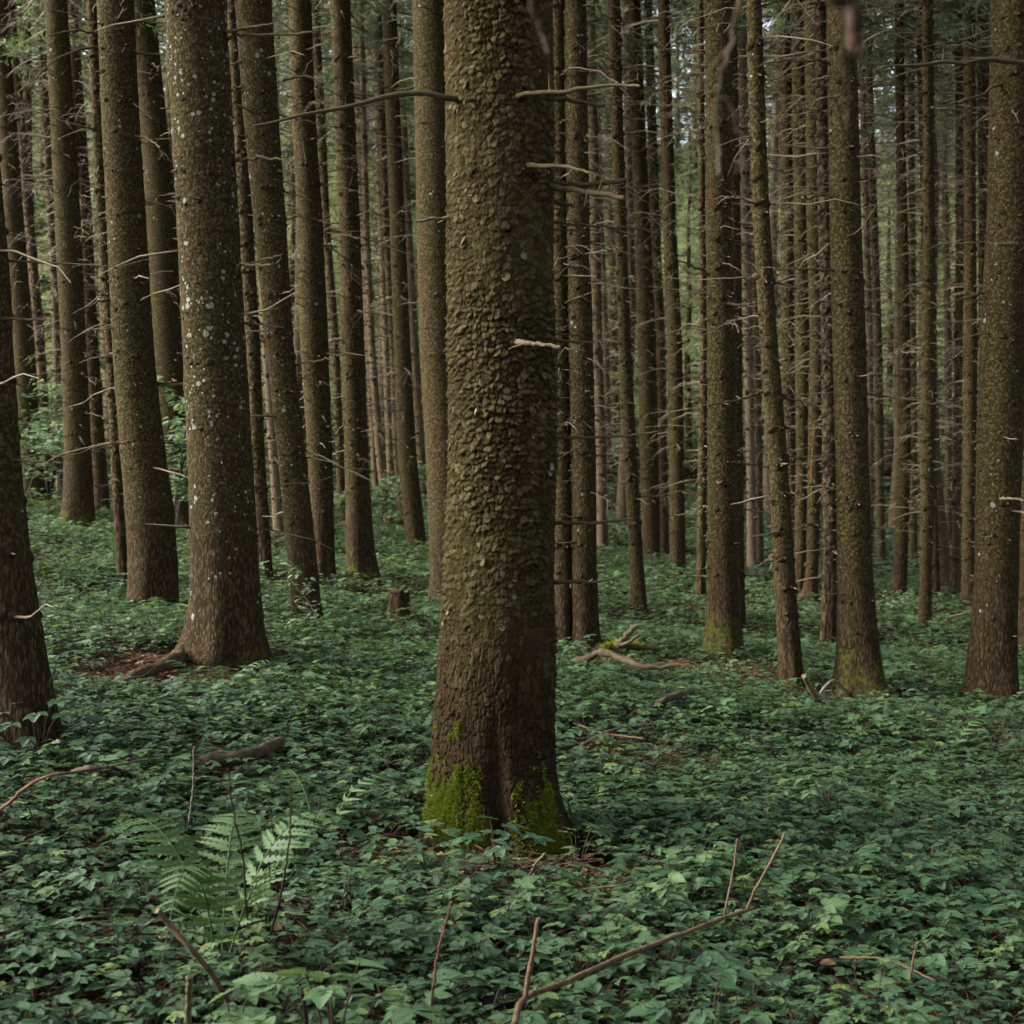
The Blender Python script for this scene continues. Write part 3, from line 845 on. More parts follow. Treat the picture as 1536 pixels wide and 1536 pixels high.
tr('O3', [(0, 995, 17), (333, 1004, 20), (512, 1012, 22), (700, 1015, 23), (862, 1017, 24)], 864, 'reddish spruce with flaking bark in the centre of the stand', MID)
tr('o5', [(300, 900, 8), (512, 909, 9), (718, 913, 10)], 720, 'very thin far spruce left of the slender curving one', SLIM, group=G_MID)
tr('o6', [(0, 905, 11), (512, 921, 15), (690, 925, 16)], 700, 'far spruce on the rise behind the slender curving trunk', SLIM, group=G_MID)
tr('P0', [(0, 1050, 10), (333, 1053, 10), (512, 1056, 12), (679, 1054, 14), (845, 1052, 14), (895, 1051, 16)], 897, 'thin knotty spruce tight against the left of a mossy-footed one', SLIM)
tr('Pp', [(0, 1090, 30), (333, 1098, 26), (512, 1100, 26), (845, 1104, 24), (942, 1106, 26)], 944, 'dark spruce hidden behind a mossy-footed trunk', MID)
tr('P', [(0, 1079, 42), (167, 1078, 38), (333, 1078, 38), (512, 1082, 42), (679, 1083, 44), (845, 1084, 44), (920, 1085, 50), (960, 1086, 58), (979, 1086, 66)], 981, 'spruce with green mossy roots and a fern at its foot', NEAR, moss=.42, twigs=(2.6, 9, .38, 2.3, (.3, .9), 3), lobes=.2)
tr('Q', [(0, 1131, 22), (167, 1136, 23), (333, 1142, 25), (512, 1153, 26), (679, 1166, 29), (845, 1176, 31), (950, 1182, 33), (1022, 1188, 36)], 1026, 'slim leaning spruce in front of the close-set group', NEAR, moss=.02, lichen=.02, twigs=(2.6, 9, .38, 2.3, (.3, .9), 3))
tr('q0', [(0, 1112, 13), (300, 1118, 14), (512, 1122, 14), (700, 1126, 13), (855, 1128, 15)], 857, 'pale orange-flaked trunk behind the slim leaning spruce', SLIM, pale=.5)
tr('q1', [(0, 1128, 12), (512, 1134, 14), (850, 1139, 14)], 852, 'thin spruce beside the pale orange-flaked trunk', SLIM, group=G_MID)
tr('R1', [(0, 1176, 19), (333, 1181, 20), (512, 1182, 21), (679, 1185, 18), (886, 1190, 18)], 888, 'slim spruce left of the light brown straight one', SLIM, group=G_MID)
tr('R2', [(0, 1196, 20), (333, 1201, 20), (512, 1204, 23), (679, 1203, 18), (890, 1200, 19)], 892, 'light brown straight spruce beside the resin-streaked one', MID)
tr('R3', [(0, 1221, 28), (333, 1222, 24), (512, 1226, 22), (679, 1222, 20), (845, 1219, 18), (880, 1216, 22), (905, 1212, 34)], 907, 'spruce with an orange resin streak down its split bark', MID)
tr('R4', [(100, 1232, 18), (333, 1238, 21), (512, 1243, 23), (679, 1245, 23), (845, 1246, 23), (940, 1244, 26), (968, 1243, 30)], 970, 'dead dark trunk with deeply ridged bark beside a thick olive spruce', MID, mat='bark_rough')
tr('S', [(0, 1261, 42), (167, 1265, 45), (333, 1268, 46), (512, 1274, 49), (679, 1278, 49), (845, 1282, 51), (945, 1286, 60), (1000, 1290, 70), (1030, 1291, 82)], 1036, 'thick olive spruce with a mossy patch low on its flared foot', NEAR, moss=.36, lichen=.01, twigs=(2.8, 9, .38, 2.3, (.3, 1.0), 3))
tr('s2', [(0, 1290, 9), (512, 1305, 10), (838, 1306, 10)], 840, 'very thin spruce just right of the thick olive trunk', SLIM, group=G_MID)
tr('s3', [(0, 1300, 10), (512, 1317, 12), (845, 1322, 13)], 847, 'thin spruce between the thick olive trunk and the bent-footed one', SLIM, group=G_MID)
tr('Tt', [(0, 1349, 13), (167, 1350, 13), (333, 1354, 15), (512, 1356, 18), (679, 1357, 19), (845, 1351, 20), (895, 1348, 21)], 897, 'spruce with a bend near its foot right of the thick olive one', MID)
tr('t2', [(0, 1366, 9), (512, 1369, 11), (846, 1370, 13)], 848, 'thin spruce close behind the bent-footed one', SLIM, group=G_MID)
tr('U', [(0, 1391, 15), (333, 1394, 17), (512, 1393, 21), (679, 1393, 22), (845, 1389, 18), (942, 1388, 19)], 944, 'straight slim spruce standing clear in green ground cover', MID)
tr('u2', [(0, 1379, 10), (512, 1392, 12), (897, 1404, 13)], 899, 'thin spruce behind the slim one standing clear', SLIM, group=G_MID)
tr('V1', [(0, 1438, 11), (333, 1440, 12), (512, 1438, 12), (845, 1434, 14), (897, 1431, 19)], 899, 'paler slim spruce of a close pair beside the thick olive-brown trunk', SLIM, pale=.2)
tr('V2', [(0, 1454, 17), (333, 1455, 17), (512, 1456, 20), (845, 1453, 19), (907, 1452, 20)], 909, 'darker slim spruce of a close pair beside the thick olive-brown trunk', MID)
tr('V3', [(0, 1474, 15), (333, 1475, 14), (512, 1474, 12), (900, 1472, 12)], 900, 'thin spruce squeezed beside the thick ringed trunk', SLIM, group=G_MID)
tr('v4', [(0, 1412, 8), (512, 1422, 11), (822, 1423, 11)], 824, 'thin far spruce left of the close pair', SLIM, group=G_MID)
tr('W', [(0, 1518, 62), (167, 1517, 63), (333, 1514, 65), (512, 1505, 68), (679, 1499, 66), (845, 1495, 63), (950, 1491, 68), (1010, 1489, 76), (1050, 1488, 86)], 1052, 'thick olive-brown spruce with ringed bark at the edge of the brambles', NEAR, lichen=.03, twigs=(2.8, 9, .38, 2.2, (.3, .9), 3))
tr('X', [(0, 1562, 30), (512, 1550, 32), (980, 1546, 34)], 985, 'dark spruce hidden behind the thick ringed trunk', MID)
tr('z1', [(0, 40, 12), (250, 42, 12), (512, 52, 12), (690, 60, 13)], 740, 'thin far spruce right of the straight dark trunk', SLIM, group=G_MID)
tr('z2', [(0, 59, 12), (250, 72, 12), (420, 82, 11), (700, 90, 12)], 745, 'pale reddish trunk behind the far beech shrub', SLIM, pale=.3)
tr('z3', [(0, 14, 14), (512, 60, 14), (720, 72, 14)], 748, 'thin far spruce crossing behind the straight dark trunk', SLIM, group=G_MID)

# long traced branches on other trees
def branch_on(key, px, w0, w1, dd0=0.0, dd1=-.3, mat='branch'):
    root, stem = T[key]; d = stem.base[1]; n = len(px)
    c = [np.array(at_depth(u, v, d + dd0 + (dd1 - dd0) * q / (n - 1))) - stem.base for q, (u, v) in enumerate(px)]
    Pn = smooth_path(c, 16); Pn[1:] += rng.normal(0, min(.007, .012 * np.linalg.norm(Pn[-1] - Pn[0])), (15, 3))
    s = np.linspace(0, 1, 16); R = (w0 * (1 - s) + w1 * s) * .5 * d / FPX
    m_ = MB(); add_tube(m_, Pn, R, 6, att=.2 + .5 * s, rough=.2, rs=50, cap=True)
    m_.build('branch', M[mat], root)
branch_on('F', [(335, 49), (345, 47), (377, 40), (409, 35)], 6, 3)
branch_on('F', [(335, 60), (360, 53), (415, 52), (467, 49)], 6, 3)
branch_on('F', [(342, 241), (360, 239), (388, 237), (422, 238)], 7, 3)
branch_on('F', [(340, 397), (360, 398), (407, 396)], 6, 4)
branch_on('F', [(350, 400), (385, 392), (424, 380)], 5, 2)
branch_on('D', [(160, 55), (130, 47), (103, 47), (70, 53)], 5, 2)
branch_on('D', [(165, 76), (130, 72), (90, 85), (45, 125)], 5, 2)
branch_on('D', [(170, 450), (150, 452), (111, 470)], 5, 3)
branch_on('D', [(190, 204), (215, 205), (240, 219)], 5, 3)
branch_on('Hh', [(425, 122), (460, 115), (500, 128)], 4, 2)
branch_on('A', [(30, 148), (5, 160), (-25, 172)], 4, 2)
branch_on('C', [(100, 680), (60, 682), (20, 692)], 4, 2, -.1, -.3)
branch_on('Hh', [(438, 548), (465, 542), (497, 537)], 4, 2)
branch_on('Q', [(1146, 587), (1110, 600), (1066, 606)], 5, 3)
branch_on('Q', [(1150, 700), (1120, 695), (1090, 692)], 3, 2)
branch_on('S', [(1255, 98), (1220, 92), (1175, 93), (1130, 101)], 5, 2)
branch_on('S', [(1290, 592), (1340, 596), (1400, 605), (1440, 610)], 4, 2)
branch_on('S', [(1262, 296), (1230, 293), (1205, 300)], 5, 3)
branch_on('S', [(1260, 408), (1220, 404), (1160, 405)], 4, 2)
branch_on('W', [(1560, 92), (1536, 93), (1491, 89), (1462, 93), (1440, 95), (1407, 92), (1385, 97), (1345, 97), (1310, 104)], 9, 2.5, -.25, -.6)
branch_on('W', [(1525, 366), (1510, 366), (1494, 367)], 7, 5, -.2, -.35, 'pale_wood')
branch_on('W', [(1500, 748), (1515, 748), (1536, 751)], 5, 3, -.2, -.4, 'pale_wood')
branch_on('W', [(1475, 440), (1440, 450), (1390, 465)], 4, 2)
branch_on('W', [(1505, 125), (1450, 150), (1400, 162)], 5, 2, -.1, -.5)
branch_on('P', [(1068, 415), (1040, 400), (1005, 385)], 4, 2)
branch_on('P', [(1090, 455), (1110, 457), (1135, 453)], 4, 2, -.1, -.3)
branch_on('B', [(-5, 480), (30, 479), (70, 480)], 6, 3, -.05, -.1)
branch_on('B', [(5, 690), (35, 691), (65, 694)], 5, 3, -.05, -.1)

# the orange resin streak on its split trunk
def resin():
    root, stem = T['R3']; d = stem.base[1]
    for px in ([(1231, 100), (1231, 180), (1228, 260), (1225, 345)], [(1217, 610), (1219, 640), (1216, 690), (1215, 730), (1216, 790)]):
        c = []
        for u, v in px:
            q = at_depth(u, v, d); x, y, r = stem.at(q.z)
            a = max(-.9, min(.9, (q.x - x) / r)); c.append(np.array([q.x, d - r * math.sqrt(1 - a * a) * .99, q.z]) - stem.base)
        Pn = smooth_path(c, 24); s = np.linspace(0, 1, 24)
        m_ = MB(); add_tube(m_, Pn, .0075 * np.sin(np.pi * np.clip(s, .05, .95)) * (1 + .4 * np.sin(s * 31)), 6, rough=.4, rs=30)
        m_.build('resin_streak', M['resin'], root)
resin()

# roots
def root_on(key, pts3, r0, r1, n=18):
    root, stem = T[key]
    P = smooth_path([np.array(p) - stem.base for p in pts3], n); s = np.linspace(0, 1, n)
    m_ = MB(); add_tube(m_, P, (r0 * (1 - s) + r1 * s) * (1 + .12 * np.sin(s * 21)), 18, rough=.42, rs=13)
    o = m_.build('root', M['bark'], root); o['moss'] = 0.0; o['lichen'] = 0.0; o['pale'] = .16
def gp(u, v, h=0.0): return np.array(on_ground(u, v, h))
fb = T['F'][1].base
root_on('F', [fb + np.array([-.10, -.08, .14]), fb + np.array([-.26, -.16, .09]), gp(268, 988, .09), gp(240, 1000, .10), gp(208, 1012, .09), gp(182, 1024, .05), gp(165, 1032, -.04)], .055, .030, 34)
sb = T['S'][1].base
root_on('S', [sb + np.array([.08, -.1, .12]), sb + np.array([.2, -.22, .02]), sb + np.array([.32, -.34, -.06])], .06, .03)
root_on('S', [sb + np.array([-.08, -.08, .12]), sb + np.array([-.2, -.16, .03]), sb + np.array([-.3, -.2, -.06])], .05, .03)
rb = T['R3'][1].base
root_on('R3', [rb + np.array([-.05, -.03, .22]), rb + np.array([-.16, -.08, .1]), rb + np.array([-.3, -.12, -.02])], .06, .03)

# ------------------------------------------------------------------ far trees filling the stand
def straight_stem(H, r, seed):
    q = np.random.default_rng(seed); b1, b2 = q.normal(0, .10, 2)
    z = np.linspace(0, H, 9)
    return Stem([[b1 * math.sin(t * .25) + .05 * math.sin(t * .9 + seed), b2 * math.sin(t * .22), t, max(.02, r * (1 + .35 * math.exp(-t / .3)) * (1 - .8 * t / H))] for t in z])
fill_stems = [straight_stem(20.0, .16, 300 + k) for k in range(6)]
fill_trunks = [trunk_mesh(s, 'far_trunk', M['bark_far'], 14, .12, 11 + 5 * k, zfine=10.0) for k, s in enumerate(fill_stems)]
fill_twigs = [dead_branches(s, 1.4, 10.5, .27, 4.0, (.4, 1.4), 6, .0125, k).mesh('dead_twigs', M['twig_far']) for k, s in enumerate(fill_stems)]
placed = [(s.base[0], s.base[1]) for _, s in T.values()] + [(main_stem.base[0], main_stem.base[1])]
def fill_tree(x, y, label, group, crown_base, scale=1.0, twig=True, hs=1.0):
    k = len(placed)
    z = G(x, y) - .03
    root = empty('spruce_tree', (x, y, z), label, 'tree', group)
    root.rotation_euler = (rng.normal(0, .012), rng.normal(0, .012), rng.uniform(0, 6.28))
    i = k % 6
    t = link('trunk', fill_trunks[i], root); t.scale = (scale, scale, hs)
    t['pale'] = float(np.clip(rng.normal(.18, .12), .02, .5))  # bark paled so distant trunks look lit by the sun
    if twig:
        o = link('dead_twigs', fill_twigs[(k * 5) % 6], root); tag(o, kind='stuff'); o.rotation_euler.z = 1.0 * k
    c = link('crown', crowns[k % 4], root); c.location = (0, 0, crown_base)
    c.scale = (1, 1, (20.0 * hs + .5 - crown_base) / CROWN_H); c.rotation_euler.z = 2.4 * k
    placed.append((x, y))
    return root
L_FAR, G_FAR = 'distant thin spruce with twiggy dead branches deep in the stand', 'distant spruces deep in the stand'
n_far, tries = 0, 0
while n_far < 26 and tries < 6000:
    tries += 1
    y = math.sqrt(random.uniform(22 ** 2, 42 ** 2)); x = random.uniform(-1, 1) * (y * .36 + 1.5)
    if min((x - a) ** 2 + (y - b) ** 2 for a, b in placed) < 1.5 ** 2: continue
    fill_tree(x, y, L_FAR, G_FAR, random.uniform(8.0, 10.5), random.uniform(.75, 1.25), True, random.uniform(.9, 1.1)); n_far += 1
# the young green edge of the wood beyond
L_EDGE, G_EDGE = 'bushy light green spruce at the far edge of the wood', 'green spruces at the far edge of the wood'
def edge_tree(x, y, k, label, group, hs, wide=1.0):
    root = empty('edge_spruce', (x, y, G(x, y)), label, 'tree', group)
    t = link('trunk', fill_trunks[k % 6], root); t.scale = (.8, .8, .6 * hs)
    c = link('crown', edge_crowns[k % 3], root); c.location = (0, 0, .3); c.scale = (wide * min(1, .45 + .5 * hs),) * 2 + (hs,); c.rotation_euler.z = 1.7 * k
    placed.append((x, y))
n = 0; tries = 0
while n < 90 and tries < 5000:
    tries += 1
    y = random.uniform(49, 104); x = random.uniform(-1, 1) * (y * .36 + 4)
    if min((x - a) ** 2 + (y - b) ** 2 for a, b in placed) < 2.8 ** 2: continue
    edge_tree(x, y, n, L_EDGE, G_EDGE, random.uniform(.35, .75)); n += 1
for k in range(60):
    x = -46 + 92 * k / 59 + random.uniform(-.7, .7); y = 102 + 5 * (k % 3) + random.uniform(-1, 1)
    edge_tree(x, y, k, 'tall light green spruce on the crest of the far slope', 'tall green spruces on the crest of the far slope', random.uniform(2.2, 3.0), 1.8)
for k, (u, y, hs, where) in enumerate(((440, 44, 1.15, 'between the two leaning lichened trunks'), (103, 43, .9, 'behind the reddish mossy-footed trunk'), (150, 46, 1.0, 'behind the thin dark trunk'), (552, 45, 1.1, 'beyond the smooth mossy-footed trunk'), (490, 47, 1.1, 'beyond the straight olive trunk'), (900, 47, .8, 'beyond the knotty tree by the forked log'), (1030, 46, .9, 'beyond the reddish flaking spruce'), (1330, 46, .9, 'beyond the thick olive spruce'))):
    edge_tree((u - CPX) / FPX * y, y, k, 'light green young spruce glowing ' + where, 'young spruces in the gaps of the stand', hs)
# unseen young spruces added right of and behind the viewpoint to block sky light
for k in range(18):
    f = k / 17; a = math.radians(62 + 140 * f); r = 15 + 3 * (k % 3) + (9 * (1 - f) if f < .35 else 0)
    edge_tree(r * math.sin(a), 4 + r * math.cos(a), k, 'unseen young bushy spruce added to block light beside the open view', 'unseen young spruces added to block light beside the view', 1.1)
# unseen neighbours of the same stand, added to shade the view
L_OUT, G_OUT = 'unseen spruce of the same stand, added for shade beside the open view', 'unseen spruces added for shade beside the open view'
n = 0; tries = 0
while n < 54 and tries < 4000:
    tries += 1
    y = random.uniform(-13, 34); x = random.choice((1, 1, -1)) * (random.uniform(1.5, 15) + max(0, y) * .37 + (1.0 if y > 0 else 0))
    if min((x - a) ** 2 + (y - b) ** 2 for a, b in placed) < 2.3 ** 2: continue
    if (abs(x - 1.7) < 2.2 and abs(y - 1.2) < 1.5) or (x < 0 and y > 10): continue
    fill_tree(x, y, L_OUT, G_OUT, 9.5 if x < 0 else 8.0, 1.2, False); n += 1

# ------------------------------------------------------------------ ground cover
def leaflet(mb, o, d, nrm, L, Wd, droop, tone, mi=0, serr=.1, pointed=1.0, n=7):
    """one leaflet: folded along the midrib, toothed margin, drawn-out tip"""
    d = d / np.linalg.norm(d); s = np.cross(nrm, d); s /= np.linalg.norm(s) + 1e-9; u = np.cross(d, s)
    t = np.array([0, .07, .14, .22, .30, .38, .46, .54, .62, .70, .78, .85, .92, 1.0]) if n == 7 else np.linspace(0, 1, n + 1)
    wv = np.sin(np.pi * t ** .72) ** .8 * (1 - .25 * t) * pointed
    wv = wv * (1 + serr * np.where(np.arange(len(t)) % 2, 1, -1)); wv[0] = .02; wv[-1] = 0.0
    zz = -droop * t ** 2
    mid = o + d * (L * t)[:, None] + u * (L * zz)[:, None]
    up = u * (.16 * Wd * wv)[:, None]
    le = mid + s * (Wd * .5 * wv)[:, None] + up - d * (.03 * L)
    ri = mid - s * (Wd * .5 * wv)[:, None] + up - d * (.03 * L)
    k = len(t)
    V = np.vstack([le, mid, ri]); i = np.arange(k - 1)
    F = np.vstack([np.stack([i, i + 1, k + i + 1, k + i], -1), np.stack([k + i, k + i + 1, 2 * k + i + 1, 2 * k + i], -1)])
    mb.add(V, F, mi, tone, np.concatenate([np.stack([t, e + 0 * t, 0 * t], -1) for e in (1., 0., -1.)]))
def compound_leaf(mb, c, az, size, tilt, nl, tone, r_, mi=0):
    """a bramble leaf: three or five leaflets spread like a hand"""
    d0 = np.array([math.cos(az), math.sin(az), 0.0]); nrm = np.array([0, 0, 1.0]) + tilt
    nrm /= np.linalg.norm(nrm)
    d0 = d0 - nrm * d0.dot(nrm); d0 /= np.linalg.norm(d0); s0 = np.cross(nrm, d0)
    angs = {1: [0], 3: [0, 1.25, -1.25], 5: [0, .95, -.95, 1.95, -1.95]}[nl]
    for q, a in enumerate(angs):
        dd = d0 * math.cos(a) + s0 * math.sin(a)
        L = size * (1.0 if q == 0 else .8 if q < 3 else .58) * r_.uniform(.9, 1.1)
        leaflet(mb, c + dd * size * (.16 if q == 0 else .05), dd, nrm + r_.normal(0, .12, 3), L, L * r_.uniform(.62, .76), r_.uniform(.02, .14), tone, mi)
def sprig(name, seed, nleaf, size, hgt, mats, spread, five=.3, low=.35):
    r_ = np.random.default_rng(seed); mb = MB()
    for k in range(nleaf):
        az = r_.uniform(0, 6.28); rad = spread * math.sqrt(r_.random()); h = hgt * r_.uniform(low, 1.0)
        c = np.array([rad * math.cos(az), rad * math.sin(az), h])
        P = smooth_path([np.array([.1 * c[0], .1 * c[1], -.02]), np.array([c[0] * .5, c[1] * .5, h * .75]), c], 4)
        add_tube(mb, P, .0016, 3, mi=1)
        compound_leaf(mb, c, az + r_.normal(0, .8), size * r_.uniform(.7, 1.2), r_.normal(0, .12, 3), 5 if r_.random() < five else 3, r_.random(), r_)
    return mb.mesh(name, mats)
lm = [M['leaf'], M['dark_stem']]
src = bpy.data.collections.new('ground_cover_sources')
def source(me):
    o = bpy.data.objects.new('source_%02d' % len(src.objects), me); src.objects.link(o); return o
for k in range(8): source(sprig('bramble_sprig', 400 + k, 9, .046, .135, lm, .16, low=.5))
for k in range(3): source(sprig('small_sprig', 420 + k, 11, .036, .10, lm, .13, five=0, low=.5))
for k in range(2): source(sprig('pale_sprig', 430 + k, 7, .046, .165, [M['leaf_young'], M['dark_stem']], .10))
# a litter twig and dry leaf source
mb = MB()
for q in range(5):
    a = rng.uniform(0, 6.28); p = np.array([rng.uniform(-.15, .15), rng.uniform(-.15, .15), .012 + .02 * rng.random()]); L = rng.uniform(.06, .25)
    dd = np.array([math.cos(a), math.sin(a), rng.normal(0, .12)])
    add_tube(mb, smooth_path([p, p + dd * L * .5 + rng.normal(0, .012, 3), p + dd * L], 5), np.linspace(.004, .002, 5), 4, mi=0)
for q in range(4):
    leaflet(mb, np.array([rng.uniform(-.15, .15), rng.uniform(-.15, .15), .02]), rng.normal(0, 1, 3) * np.array([1, 1, .2]), np.array([0, 0, 1.]) + rng.normal(0, .4, 3), .055, .035, -.3, .3, mi=1)
source(mb.mesh('litter', [M['stick'], M['dry_leaf']]))
N_BR, N_SM, N_PA, I_LIT = 8, 3, 2, 13

pts, rots, scl, vid = [], [], [], []
def scatter(y0, y1, dens, s0, s1, margin=1.6, lit=.1, pale=.955):
    ymax = y1; xm = ymax * .345 + margin
    n = int(dens * (y1 - y0) * 2 * xm)
    x = rng.uniform(-xm, xm, n); y = rng.uniform(y0, y1, n)
    ok = np.abs(x) < y * .345 + margin
    x, y = x[ok], y[ok]
    p = np.stack([x * .9, y * .9, 0 * x], -1)
    gap = fbm(p + 5, 2)                                # thin places where the litter shows
    keep = gap > rng.uniform(-2.0, -.42, len(x))
    for (a, b, rx, ry, f) in holes:
        e = ((x - a) / rx) ** 2 + ((y - b) / ry) ** 2
        keep &= (e > 1) | (rng.random(len(x)) < f)
    for (a, b, r) in trunkspots:
        keep &= ((x - a) ** 2 + (y - b) ** 2) > (r * .85) ** 2
    x, y, p = x[keep], y[keep], p[keep]; n = len(x)
    if not n: return
    lum = .16 * fbm(p * .7 + 40, 2)
    v = rng.integers(0, N_BR, n)
    u = rng.random(n)
    small = fbm(p * .5 + 60, 2) + .15 > rng.uniform(-.5, 1.2, n)
    v = np.where(small & (u < min(.8, pale)), N_BR + rng.integers(0, N_SM, n), v)
    v = np.where(u > pale, N_BR + N_SM + rng.integers(0, N_PA, n), v)
    v = np.where(rng.random(n) < lit, I_LIT, v)
    pts.append(np.stack([x, y, ground_z(x, y)], -1)); vid.append(v)
    rots.append(np.stack([rng.normal(0, .10, n), rng.normal(0, .10, n), rng.uniform(0, 6.28, n)], -1))
    hvar = 1 + .22 * vnoise(p * .8 + 80)
    scl.append(rng.uniform(s0, s1, n) * hvar)
mbx, mby = main_stem.base[0], main_stem.base[1]
holes = [(*(on_ground(u, v, .02).xy), rx, ry, f) for (u, v, rx, ry, f) in ((225, 1032, .6, .4, .06), (260, 1005, .4, .35, .06), (180, 1038, .35, .3, .1), (340, 1005, .5, .35, .15), (940, 1000, .6, .5, .25), (365, 1150, .5, .35, .3), (1240, 1050, .45, .4, .25), (1080, 1005, .4, .3, .25), (1300, 1050, .3, .25, .2), (598, 950, .3, .4, .2))] + [(mbx - .25, mby - .5, .5, .36, .12), (mbx + .22, mby - .48, .42, .34, .15), (mbx, mby, .34, .34, 0.0), (.62, 8.2, .5, .7, .35), (-2.3, 9.8, .6, .5, .35), (3.0, 9.9, .5, .5, .4), (1.95, 12.0, .6, .6, .45)]
trunkspots = [(s.base[0], s.base[1], float(s.r[0])) for _, s in T.values()]
scatter(2.2, 9, 165, .75, 1.2, pale=.93)
scatter(9, 16, 105, .8, 1.25, pale=.82)
scatter(16, 28, 46, .95, 1.45, pale=.6)
scatter(28, 50, 11, 1.4, 2.6, lit=0, pale=.45)
scatter(45, 112, 3.0, 4.0, 7.5, margin=6, lit=0, pale=.2)
scatter(2.2, 16, 16, .6, 1.2, lit=1.0)
hd = [(a, b, rx, ry) for (a, b, rx, ry, f) in holes]
for (a, b, rx, ry) in hd:
    n = int(70 * rx * ry * 4)
    x = a + rng.uniform(-rx, rx, n); y = b + rng.uniform(-ry, ry, n)
    pts.append(np.stack([x, y, ground_z(x, y)], -1)); vid.append(np.full(n, I_LIT)); rots.append(np.stack([0 * x, 0 * x, rng.uniform(0, 6.28, n)], -1)); scl.append(rng.uniform(.5, 1.0, n))
pts, rots, scl, vid = map(np.concatenate, (pts, rots, scl, vid))
me = bpy.data.meshes.new('undergrowth')
me.vertices.add(len(pts)); me.vertices.foreach_set('co', pts.astype(np.float32).ravel())
a = me.attributes.new('rot', 'FLOAT_VECTOR', 'POINT'); a.data.foreach_set('vector', rots.astype(np.float32).ravel())
a = me.attributes.new('scl', 'FLOAT', 'POINT'); a.data.foreach_set('value', scl.astype(np.float32))
a = me.attributes.new('vid', 'INT', 'POINT'); a.data.foreach_set('value', vid.astype(np.int32))
cover = tag(link('bramble_undergrowth', me), 'low carpet of dark green bramble leaves over the forest floor', 'undergrowth', kind='stuff')
ng = bpy.data.node_groups.new('scatter', 'GeometryNodeTree')
ng.interface.new_socket('Geometry', in_out='INPUT', socket_type='NodeSocketGeometry')
ng.interface.new_socket('Geometry', in_out='OUTPUT', socket_type='NodeSocketGeometry')
gi, go = ng.nodes.new('NodeGroupInput'), ng.nodes.new('NodeGroupOutput')
ci = ng.nodes.new('GeometryNodeCollectionInfo'); ci.inputs['Collection'].default_value = src
ci.inputs['Separate Children'].default_value = True; ci.inputs['Reset Children'].default_value = True
ip = ng.nodes.new('GeometryNodeInstanceOnPoints'); ip.inputs['Pick Instance'].default_value = True
def named(name, typ):
    x = ng.nodes.new('GeometryNodeInputNamedAttribute'); x.data_type = typ; x.inputs['Name'].default_value = name
    return [o for o in x.outputs if o.enabled and o.name == 'Attribute'][0]
L_ = ng.links.new
L_(gi.outputs[0], ip.inputs['Points']); L_(ci.outputs[0], ip.inputs['Instance'])
L_(named('vid', 'INT'), ip.inputs['Instance Index']); L_(named('rot', 'FLOAT_VECTOR'), ip.inputs['Rotation']); L_(named('scl', 'FLOAT'), ip.inputs['Scale'])
L_(ip.outputs[0], go.inputs[0])
md = cover.modifiers.new('scatter', 'NODES'); md.node_group = ng

# ------------------------------------------------------------------ taller young bramble plants, leaf by leaf
lf_me = []
for k in range(4):
    mb = MB(); r_ = np.random.default_rng(500 + k)
    compound_leaf(mb, np.zeros(3), 0.0, 1.0, np.zeros(3), 3 if k % 2 else 5, r_.random() * .6, r_)
    lf_me.append((mb, k))
def plant(u, v, label, size, hgt, nleaf, spread, mat, h=0.0, group=None, name='bramble_plant'):
    p = on_ground(u, v, h); p.z = G(p.x, p.y)
    root = empty(name, p, label, 'plant', group)
    mes = plant_meshes[mat]
    st = MB()
    for k in range(nleaf):
        az = k * 2.4 + random.uniform(-.4, .4); rad = spread * math.sqrt((k + .6) / nleaf); hh = hgt * (1 - .45 * rad / spread) * random.uniform(.85, 1.1)
        c = np.array([rad * math.cos(az), rad * math.sin(az), hh])
        add_tube(st, smooth_path([np.array([0, 0, -.03]), c * np.array([.45, .45, .7]), c], 7), np.linspace(.0035, .0018, 7), 5)
        o = link('leaf', mes[k % 4], root); o.location = c; s = size * random.uniform(.8, 1.2); o.scale = (s, s, s)
        o.rotation_euler = Euler((random.gauss(0, .2), random.gauss(.12, .15), az), 'XYZ')
    st.build('stem', M['dark_stem'], root)
    return root
plant_meshes = {m: [mb.mesh('leaf', M[m]) for mb, _ in lf_me] for m in ('leaf', 'leaf_young')}
plant(60, 1150, 'broad-leaved bramble plant beside the foot of the furrowed leaning trunk', .085, .34, 12, .26, 'leaf')
plant(500, 1560, 'lush pale green bramble plant beside the thin brown stem', .095, .42, 13, .24, 'leaf_young', .2)
plant(1240, 1195, 'pale young bramble plant rising above the open leaf carpet', .07, .36, 8, .14, 'leaf_young', .15)
plant(745, 1300, 'small bramble plant against the mossy foot of the big trunk', .062, .27, 9, .16, 'leaf', .05)
plant(640, 945, 'bramble plant crowded beside the hidden dark trunk', .09, .42, 12, .28, 'leaf_young', .1)
plant(870, 995, 'bramble plant between the big trunk and the forked log', .075, .3, 11, .22, 'leaf', .05)
plant(350, 1530, 'bramble plant between the pale broken stick and the brown stick', .07, .3, 8, .14, 'leaf_young', .2)
plant(1060, 1500, 'bramble plant below the long forked stick', .07, .3, 9, .18, 'leaf', .2)
plant(560, 1110, 'bramble plant in the open carpet left of the big trunk', .08, .32, 10, .22, 'leaf', .1)
plant(1500, 1110, 'bramble plant in front of the thick ringed trunk', .075, .34, 11, .26, 'leaf', .1)

